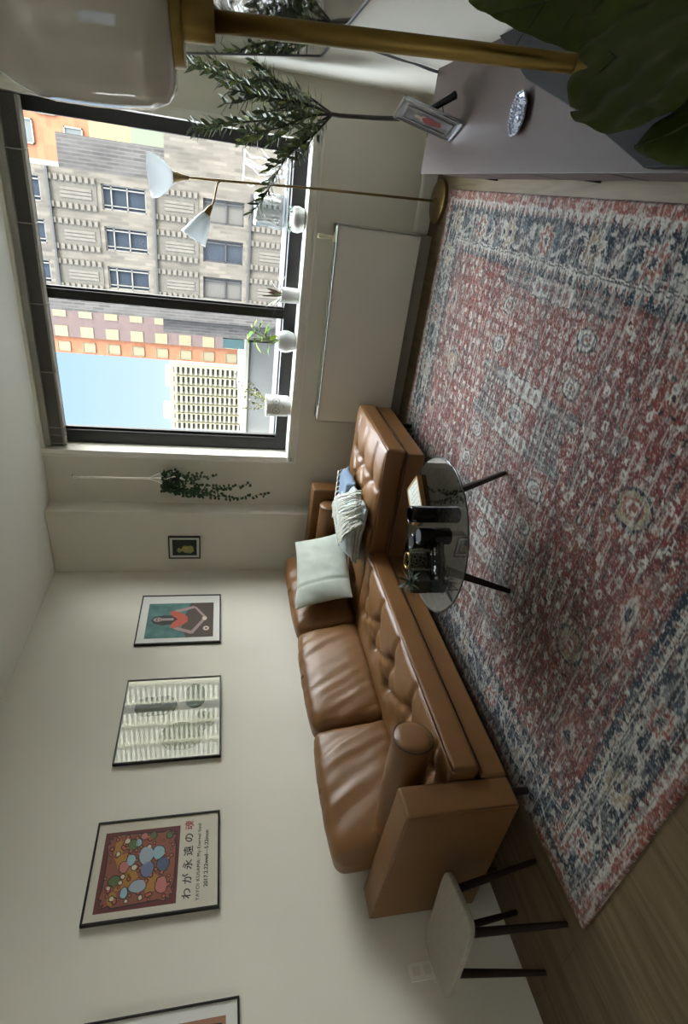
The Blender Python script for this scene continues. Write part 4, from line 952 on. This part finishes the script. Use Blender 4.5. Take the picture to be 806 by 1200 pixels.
hub = (3.33, 3.63, .82)
mains = [([hub, (3.36, 3.62, 1.0), (3.375, 3.60, 1.2), (3.40, 3.56, 1.42), (3.42, 3.50, 1.58)], 70), ([hub, (3.30, 3.66, 1.0), (3.25, 3.68, 1.2), (3.21, 3.66, 1.40), (3.17, 3.63, 1.56)], 60),
 ([hub, (3.25, 3.66, .93), (3.13, 3.66, 1.03), (3.02, 3.65, 1.10), (2.92, 3.64, 1.15), (2.835, 3.63, 1.20)], 50), ([hub, (3.34, 3.50, 1.0), (3.33, 3.42, 1.2), (3.33, 3.36, 1.38)], 50),
 ([hub, (3.40, 3.66, .98), (3.42, 3.66, 1.10), (3.44, 3.62, 1.20)], 34), ([hub, (3.30, 3.60, .95), (3.22, 3.56, 1.12), (3.18, 3.50, 1.28)], 44), ([hub, (3.37, 3.70, .98), (3.40, 3.78, 1.2), (3.40, 3.80, 1.42)], 44), ([hub, (3.24, 3.60, .90), (3.17, 3.57, .98), (3.11, 3.54, 1.06)], 34)]
for pts, n_ in mains:
    Q = branch(pts, .007, .002, n_)
    for s in range(4):
        i = int(len(Q)*(.22+.17*s)); p = Q[i]; d = (Q[min(i+2, len(Q)-1)]-Q[i]).normalized()
        o = Vector((random.uniform(-.07, .05), random.uniform(-.06, .06), random.uniform(0, .05))); branch([p, p+d*.06+o*.7, p+d*.13+o*1.2+Vector((0, 0, .01))], .003, .0015, 17, .062)
for mb_ in (tb, lv): mb_.v = [(min(p[0], 3.525), min(p[1], 4.06), p[2]) for p in mb_.v]
ks.append(tb.build('trunk', M_bark, smooth=True)); lo = lv.build('foliage', [M_leaf, M_leafl], smooth=True); ks.append(lo)
fr = MB(); 
for x, y, z in ((3.20, 3.62, 1.30), (3.24, 3.64, 1.34), (3.05, 3.62, 1.16), (3.36, 3.56, 1.25)): fr.lathe([(.009*math.sin(PI*i/7)+.0001, z-.012*math.cos(PI*i/7)) for i in range(8)], (x, y, 0), 10)
ks.append(fr.build('olive_fruit', mat('dark_olive_fruit', '#2a2226', .3), smooth=True)); reloc(ks, ot)

# foreground plant with broad lobed leaves
fp = empty('broad_leaf_plant', (3.32, .42, 0), 'broad dark green lobed leaves of a tall potted plant in the near foreground', 'plant')
M_big = mat('broad_leaf', '#3d4e17', .42, col2='#303f12', vscale=14, spec=.4); M_vein = mat('leaf_vein', '#2e3d1c', .6)
def big_leaf(O, e1, e2, poly, vein, cup_=.18, seed=0, vsc=1.):
    O, e1, e2 = Vector(O), Vector(e1).normalized(), Vector(e2).normalized(); nz = e1.cross(e2)
    # smooth the outline
    P = poly; out = []; n = len(P)
    for i in range(n):
        a, b_, c_, d = [Vector((*P[(i+k) % n], 0)) for k in (-1, 0, 1, 2)]
        for k in range(4):
            t = k/4; out.append(.5*((2*b_)+(c_-a)*t+(2*a-5*b_+4*c_-d)*t*t+(-a+3*b_-3*c_+d)*t**3))
    bm = bmesh.new(); vs = [bm.verts.new(p) for p in out]; f = bm.faces.new(vs)
    bmesh.ops.triangulate(bm, faces=[f]); 
    for _ in range(3): bmesh.ops.subdivide_edges(bm, edges=[e for e in bm.edges if e.calc_length() > .012], cuts=1); bmesh.ops.triangulate(bm, faces=bm.faces[:])
    V2 = [Vector((*q, 0)) for q in vein]
    def dist(p):
        best = 9
        for i in range(len(V2)-1):
            a, b_ = V2[i], V2[i+1]; t = max(0, min(1, (p-a).dot(b_-a)/(b_-a).length_squared)); best = min(best, (p-a-(b_-a)*t).length)
        return best
    for v in bm.verts:
        d = dist(v.co); h_ = -cup_*(d**1.6)*2.0+.003*math.sin(v.co.x*70+d*120+seed)*min(1, d*25)+.002*math.sin(v.co.x*150-d*90)
        p = O+e1*v.co.x+e2*v.co.y+nz*h_; v.co = p
    bmesh.ops.recalc_face_normals(bm, faces=bm.faces)
    me = bpy.data.meshes.new('leaf'); bm.to_mesh(me); bm.free(); o = bpy.data.objects.new('leaf', me); finish(o, M_big, None, True)
    s = o.modifiers.new('t', 'SOLIDIFY'); s.thickness = .0011
    m = MB(); m.tube([O+e1*x+e2*y+nz*.0012 for x, y in vein], [.0022*(1-.7*i/(len(vein)-1)) for i in range(len(vein))], 6)
    for i in range(1, len(vein)-1):
        for sg in (-1, 1):
            a = Vector((*vein[i], 0)); m.tube([O+e1*q.x+e2*q.y+nz*(.0008-cup_*2*abs((q-a).length*.8)**1.6) for q in [a+Vector((.018*k*vsc, sg*.020*k*vsc, 0)) for k in (0, .6, 1.2, 1.7)]], [.0009, .0007, .0005, .0003], 4)
    vo = m.build('vein', M_vein, o, smooth=True)
    return o
LB = big_leaf((3.118, .53, 1.0), (-.259, .846, .467), (.765, .474, -.436), [(0.0, 0.0), (0.0072, 0.033), (0.0449, 0.0986), (0.0971, 0.1532), (0.1331, 0.1598), (0.1515, 0.1364), (0.1531, 0.1119), (0.1465, 0.0788), (0.1354, 0.0488), (0.118, 0.0276), (0.1324, 0.0277), (0.1322, 0.0114), (0.1227, -0.0118), (0.1112, -0.0268), (0.103, -0.032), (0.1089, -0.0369), (0.0984, -0.0499), (0.0801, -0.0644), (0.0599, -0.0752), (0.0379, -0.0818), (0.0214, -0.0804), (0.0075, -0.0661), (-0.0028, -0.0483), (-0.0039, -0.0224)], [(0.0, 0.0), (0.0253, 0.0072), (0.0581, 0.0196), (0.0926, 0.0324), (0.1211, 0.0355)])
LA = big_leaf((3.226, .708, .978), (-.281, .708, .648), (-.898, -.432, .082), [(0.0, 0.0), (0.0198, -0.0297), (0.0633, -0.0412), (0.1087, -0.0391), (0.1577, -0.0318), (0.1985, -0.0287), (0.1925, -0.0174), (0.1703, -0.0), (0.1393, 0.026), (0.1039, 0.052), (0.0699, 0.074), (0.0369, 0.0889), (0.0078, 0.0887), (-0.0136, 0.0714), (-0.0209, 0.0416), (-0.0134, 0.0141)], [(0.0, 0.0), (0.0471, 0.0136), (0.1014, 0.0142), (0.1703, -0.0)], seed=2)
LC = big_leaf((3.074, .48, 1.0), (-.421, .798, .431), (-.835, -.527, .159), [(0.0, -0.0), (0.0177, -0.025), (0.0342, -0.0309), (0.0497, -0.02), (0.0664, -0.0111), (0.077, -0.0018), (0.0712, 0.0093), (0.0512, 0.026), (0.0288, 0.0395), (0.007, 0.046), (-0.0044, 0.0313)], [(0.0, 0.0), (0.0241, 0.0017), (0.0504, 0.0035), (0.0768, 0.0)], seed=4, vsc=.42)
sm_ = MB()
for (x, y, z) in ((3.118, .53, 1.0), (3.226, .708, .978), (3.074, .48, 1.0)): sm_.tube([(x, y, z), (x+.05, y-.04, z-.04), ((x+3.32)/2+.03, (y+.42)/2, .72), (3.32, .42, .42), (3.32, .42, .30)], [.003, .0035, .005, .007, .008], 8)
ks = [LA, LB, LC, sm_.build('stem', mat('plant_stem', '#4e5a33', .6), smooth=True)]
ks.append(MB().lathe([(.001, 0), (.12, 0), (.125, .01), (.15, .30), (.14, .305), (.135, .28), (.001, .28)], (3.32, .42, 0), 40).build('pot', mat('white_planter', '#cfccc4', .5), auto=35))
reloc(ks, fp)

# hanging plant in a macrame holder
hp = empty('hanging_plant', (.855, 4.0, 1.79), 'trailing green ivy plant in a white knotted rope hanger beside the window', 'plant')
M_cot = mat('cotton_rope', '#f4f1e6', .9); hx, hy = .852, 4.02
m = MB()
m.tube([(.841, 4.085, 2.50), (.842, 4.05, 2.50), (.843, 4.03, 2.49)], .003, 6); hk = m.build('wall_hook', M_brass, smooth=True)
m = MB(); m.tube([(.843, 4.03, 2.497), (.833, 4.02, 2.47), (.843, 4.02, 2.44)], .003, 5); m.tube([(.843, 4.03, 2.497), (.853, 4.02, 2.47), (.843, 4.02, 2.44)], .003, 5)
for k in range(4):
    a = k*PI/2+.4; rx = .058; b = (hx+rx*math.cos(a), hy+rx*math.sin(a), 1.80)
    m.tube([(.843+.003*math.cos(a), 4.02+.003*math.sin(a), 2.44), (.845+.004*math.cos(a), 4.02, 2.1), (.848+.006*math.cos(a), hy, 1.93), ((hx+b[0])/2+.004, (hy+b[1])/2, 1.87), b, (hx+rx*math.cos(a+.4), hy+rx*math.sin(a+.4), 1.74), (hx, hy, 1.685), (hx, hy, 1.66)], .005, 6)
m.tube([(.844, 4.02, 2.44), (.846, 4.02, 2.2), (.85, 4.02, 1.92)], .009, 8)
m.tube([(hx, hy, 1.69), (hx, hy, 1.65)], [.01, .008], 8)
rpe = m.build('rope_hanger', M_cot, smooth=True)
po = MB().lathe([(.001, 1.70), (.045, 1.70), (.052, 1.72), (.056, 1.81), (.052, 1.81), (.048, 1.79), (.001, 1.79)], (hx, hy, 0), 28).build('pot', mat('charcoal_pot', '#3a3d3a', .7), auto=40)
iv = MB(); vn = MB(); random.seed(12)
def oval(m, p, d, nrm_, L, w):
    d = Vector(d).normalized(); s = d.cross(Vector(nrm_)).normalized(); p = Vector(p); pts = [(0, 0), (.25, .8), (.5, 1), (.8, .6), (1, 0), (.8, -.6), (.5, -1), (.25, -.8)]
    m.add([p+d*L*a+s*w*b_ for a, b_ in pts], [(0, 1, 7), (1, 2, 6, 7), (2, 3, 5, 6), (3, 4, 5)])
for s in range(13):
    a = random.uniform(0, 2*PI); x, y, z = hx+.045*math.cos(a), hy+.03*math.sin(a)-.01, 1.80; L_ = [.80, .66, .5, .42, .38, .34, .3, .26, .24, .2, .16, .14, .12][s]
    pts = [(x, y, z), (x+.03*math.cos(a)-.01, y+.02*math.sin(a)-.015, z+.015)]; n = int(L_/.03); tx = -.085*min(1, L_*1.4)+random.uniform(-.02, .04); zx = z
    for k in range(1, n+1):
        t = k/n; pts.append((x+.03*math.cos(a)+tx*math.sin(t*2.6)+random.uniform(-.006, .006), y-.03+random.uniform(-.006, .006), z-L_*t))
    vn.tube(pts, .0012, 4)
    for k, p in enumerate(pts):
        for q in range(3 if k < n*.75 else 2):
            an = random.uniform(0, 2*PI); d = Vector((math.cos(an), -.3+.4*math.sin(an), random.uniform(-.5, .5))); oval(iv, p, d, (random.uniform(-.4, .4), -1, random.uniform(-.4, .6)), random.uniform(.022, .034), random.uniform(.009, .014))
for k in range(150):
    a = random.uniform(0, 2*PI); r = random.uniform(.01, .085); p = (hx-.01+r*math.cos(a), hy-.01+r*.6*math.sin(a)*1., 1.79+random.uniform(-.09, .05)); oval(iv, p, (math.cos(a), -.4, random.uniform(-.7, .4)), (0, -1, random.uniform(-.2, .9)), random.uniform(.022, .036), random.uniform(.010, .015))
il = iv.build('leaves', mat('ivy_leaf', '#3c5a38', .45, col2='#22391f', vscale=20)); vl = vn.build('vines', mat('ivy_vine', '#4c5b3a', .7))
reloc([hk, rpe, po, il, vl], hp)

# pots on the sill
SZ = WZ0+.009
def pot_plant(name, x, y, label): return empty(name, (x, y, SZ), label, 'potted plant')
M_cer = mat('white_ceramic', '#d9dad8', .35, spec=.5); M_soil = mat('soil', '#3a2f26', .95)
# wire-topped white pumpkin-shaped pot
q = pot_plant('round_ribbed_planter', 2.775, 4.165, 'small white ribbed pumpkin-shaped planter with curly wire and greenery on the sill')
MB().lathe([(.001, 0), (.045, 0), (.07, .012), (.082, .045), (.078, .075), (.055, .095), (.03, .098), (.001, .09)], n=60, wave=lambda a, z: .06*abs(math.sin(4*a))-.03).build('planter_body', M_cer, q, smooth=True)
m = MB(); random.seed(4)
for k in range(5):
    a0 = random.uniform(0, 6); m.tube([(.074*math.cos(a0+t*.55)*(1+.05*math.sin(t+k)), .045*math.sin(a0+t*.55), .075+.022*math.sin(t*1.1+k)+.008*k*.5) for t in range(12)], .0016, 5)
m.build('curly_wire', mat('verdigris_wire', '#7c9a86', .5), q, smooth=True)
m = MB()
for k in range(26): a = random.uniform(0, 6.28); oval(m, (.06*math.cos(a), .04*math.sin(a), .09), (math.cos(a), math.sin(a)*.5, random.uniform(.3, 1.5)), (0, -1, .3), .018, .004)
m.build('sprigs', mat('grey_green_sprig', '#6c8a6b', .7), q)
# spiky plant in white cylinder
q = pot_plant('bromeliad', 2.288, 4.165, 'dark spiky reddish-green plant in a small white cylinder pot on the sill')
MB().lathe([(.001, 0), (.048, 0), (.052, .004), (.054, .128), (.049, .13), (.047, .118), (.001, .118)], n=36).build('pot', M_cer, q, auto=35)
m = MB(); random.seed(8)
for k in range(24):
    a = random.uniform(0, 2*PI); e_ = random.uniform(.35, 1.4); blade(m, (.012*math.cos(a), .012*math.sin(a), .115), (math.cos(a)*math.cos(e_), math.sin(a)*math.cos(e_)*.6, math.sin(e_)), random.uniform(.09, .17), random.uniform(.006, .011), random.uniform(.2, .9), 7, mi=k % 2)
m.build('leaves', [mat('bromeliad_green', '#556338', .45), mat('bromeliad_red', '#5c3a2c', .5)], q, smooth=True)
# round pot with bright leaves
q = pot_plant('leafy_plant', 1.96, 4.165, 'bright lime green leafy plant in a rounded white pot on the sill')
MB().lathe([(.001, 0), (.045, 0), (.066, .015), (.080, .055), (.080, .08), (.068, .118), (.058, .132), (.053, .130), (.055, .115), (.001, .11)], n=40).build('pot', M_cer, q, smooth=True)
m = MB(); st_ = MB(); random.seed(14)
for k in range(22):
    a = random.uniform(0, 2*PI); h_ = random.uniform(.05, .24); rr = random.uniform(.01, .08); p = Vector((rr*math.cos(a), rr*math.sin(a)*.5, .12+h_)); st_.tube([(0, 0, .11), (p.x*.4, p.y*.4, .11+h_*.6), p], .0018, 5)
    blade(m, p, (math.cos(a), math.sin(a)*.5-.2, random.uniform(-.2, .8)), random.uniform(.06, .095), random.uniform(.016, .024), .8, 7, mi=k % 2, fold=.15)
m.build('leaves', [mat('lime_leaf', '#8fae32', .7, spec=.1), mat('mid_leaf', '#5f8a30', .7, spec=.1)], q, smooth=True); st_.build('stems', mat('green_stem', '#7a8f45', .6), q, smooth=True)
# face pot
q = pot_plant('face_planter', 1.455, 4.165, 'white ceramic pot with drawn glasses and smile holding thin sprigs on the sill')
MB().lathe([(.001, 0), (.070, 0), (.073, .004), (.073, .018), (.082, .020), (.084, .172), (.082, .180), (.086, .190), (.078, .190), (.074, .165), (.001, .160)], n=48).build('pot', M_cer, q, auto=35)
R_ = .0852; m = MB()
def fpt(a, z): return (R_*math.sin(a), -R_*math.cos(a), z)
for s in (-.06, .86):
    ca = s-.12; m.tube([fpt(ca+.32*math.cos(t*PI/10), .115+.027*math.sin(t*PI/10)) for t in range(21)], .0013, 5); m.tube([fpt(ca-.05, .116), fpt(ca+.05, .116)], .003, 6)
m.tube([fpt(.14, .117), fpt(.22, .123), fpt(.30, .121), fpt(.42, .117)], .0012, 5); m.tube([fpt(.10+.04*k, .065-.012*math.sin(k*PI/8)) for k in range(9)], .0013, 5)
m.build('drawn_face', M_ink, q)
m = MB(); st_ = MB(); random.seed(6)
for k in range(10):
    a = random.uniform(0, 2*PI); p = Vector((.03*math.cos(a), .03*math.sin(a), .16)); pts = [p]; d = Vector((random.uniform(-.5, .9), random.uniform(-.2, .2), 1)).normalized(); n = random.randint(4, 8) if k else 12
    for j in range(n): d = (d+Vector((random.uniform(-.15, .2), 0, -.03))).normalized(); pts.append(pts[-1]+d*.03)
    st_.tube(pts, .0012, 4)
    for pp_ in pts[2:]:
        oval(m, pp_, (random.uniform(-1, 1), -.2, random.uniform(-.2, 1)), (0, -1, .2), .022, .006)
m.build('leaves', mat('thin_sprig', '#a5a95e', .5), q); st_.build('stems', mat('pale_stem', '#9a9a68', .6), q)

# repeats share a group
for pre, g in (('candle_jar', 'lidded black jars on the glass table'), ('remote_control', 'remotes on the tray'), ('television_cable', 'cables below the television'), ('bromeliad', 'potted plants on the window sill'), ('leafy_plant', 'potted plants on the window sill'),
               ('face_planter', 'potted plants on the window sill'), ('round_ribbed_planter', 'potted plants on the window sill'), ('exhibition_poster', 'framed pictures in a row on the left wall'), ('glazed_print', 'framed pictures in a row on the left wall'), ('portrait_print', 'framed pictures in a row on the left wall'), ('striped_print', 'framed pictures in a row on the left wall')):
    for ob_ in bpy.data.objects:
        if ob_.parent is None and ob_.name.split('.')[0] == pre: ob_['group'] = g

# ------------------------------------------------------------------ light
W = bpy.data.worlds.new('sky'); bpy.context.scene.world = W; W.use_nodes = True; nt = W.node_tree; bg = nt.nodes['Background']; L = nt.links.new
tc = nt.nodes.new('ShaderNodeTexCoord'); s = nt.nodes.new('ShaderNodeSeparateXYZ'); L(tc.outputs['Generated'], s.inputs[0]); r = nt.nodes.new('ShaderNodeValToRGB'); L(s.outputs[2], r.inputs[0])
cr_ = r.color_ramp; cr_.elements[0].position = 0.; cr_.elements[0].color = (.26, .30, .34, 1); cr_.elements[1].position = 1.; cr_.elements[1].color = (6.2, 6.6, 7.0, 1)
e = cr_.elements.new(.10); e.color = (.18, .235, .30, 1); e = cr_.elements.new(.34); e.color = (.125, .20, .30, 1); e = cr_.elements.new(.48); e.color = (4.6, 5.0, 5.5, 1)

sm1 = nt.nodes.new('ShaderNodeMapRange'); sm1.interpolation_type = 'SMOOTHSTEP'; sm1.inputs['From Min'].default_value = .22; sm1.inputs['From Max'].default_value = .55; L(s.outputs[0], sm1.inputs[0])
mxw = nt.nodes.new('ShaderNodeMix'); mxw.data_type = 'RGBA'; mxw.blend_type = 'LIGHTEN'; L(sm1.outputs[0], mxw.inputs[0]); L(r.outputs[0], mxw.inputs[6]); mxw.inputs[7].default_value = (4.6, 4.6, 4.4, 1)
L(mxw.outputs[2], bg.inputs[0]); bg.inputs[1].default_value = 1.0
su = bpy.data.lights.new('sun', 'SUN'); su.energy = 2.0; su.angle = math.radians(1); su.color = (1, .93, .82); so = bpy.data.objects.new('sun', su); C.objects.link(so)
so.rotation_euler = Vector((-.75, .55, -.62)).to_track_quat('-Z', 'Y').to_euler()

# fill light added behind the camera in a made-up uplighter, washing the ceiling
ul = empty('added_fill_lamp', (1.9, -1.5, 0), 'tall white bowl uplighter added behind the camera as unseen fill light', 'floor lamp')
MB().lathe([(.001, 0), (.16, 0), (.16, .02), (.02, .03), (.015, 1.70), (.05, 1.72), (.20, 1.82), (.21, 1.83), (.19, 1.83), (.04, 1.735), (.001, 1.735)], n=40).build('stand', M_white, ul, auto=35)
al = bpy.data.lights.new('fill_uplight', 'AREA'); al.shape = 'DISK'; al.size = .3; al.energy = 2.2; al.color = (1, .95, .86); ao = bpy.data.objects.new('fill_uplight', al); C.objects.link(ao); ao.parent = ul; ao.location = (0, 0, 1.80); ao.rotation_euler = (PI, 0, 0)

# ------------------------------------------------------------------ camera
cam = bpy.data.cameras.new('camera'); co = bpy.data.objects.new('camera', cam); C.objects.link(co)
f_px, yaw, pitch, roll = 640.37, .539540, .226295, .0133034
fw = Vector((-math.sin(yaw)*math.cos(pitch), math.cos(yaw)*math.cos(pitch), -math.sin(pitch))); rt = Vector((math.cos(yaw), math.sin(yaw), 0)); up = rt.cross(fw)
r2 = rt*math.cos(roll)+up*math.sin(roll); u2 = up*math.cos(roll)-rt*math.sin(roll)
# the phone was held sideways: picture-up is the room's right, picture-right is down
Mc = Matrix((-u2, r2, -fw)).transposed().to_4x4(); Mc.translation = Vector((2.9722, 0, 1.4)); co.matrix_world = Mc
cam.sensor_fit = 'VERTICAL'; cam.sensor_height = 24; cam.lens = 24*f_px/1200; cam.clip_start = .02; cam.clip_end = 1500
sc = bpy.context.scene; sc.camera = co
sc.view_settings.view_transform = 'Standard'; sc.view_settings.look = 'None'; sc.view_settings.gamma = 1; sc.view_settings.use_curve_mapping = False
sc.view_settings.exposure = 2.1
cy = sc.cycles; cy.max_bounces = 10; cy.diffuse_bounces = 7; cy.glossy_bounces = 4; cy.transparent_max_bounces = 16; cy.use_denoising = True; cy.sample_clamp_indirect = 6; cy.caustics_reflective = False; cy.caustics_refractive = False
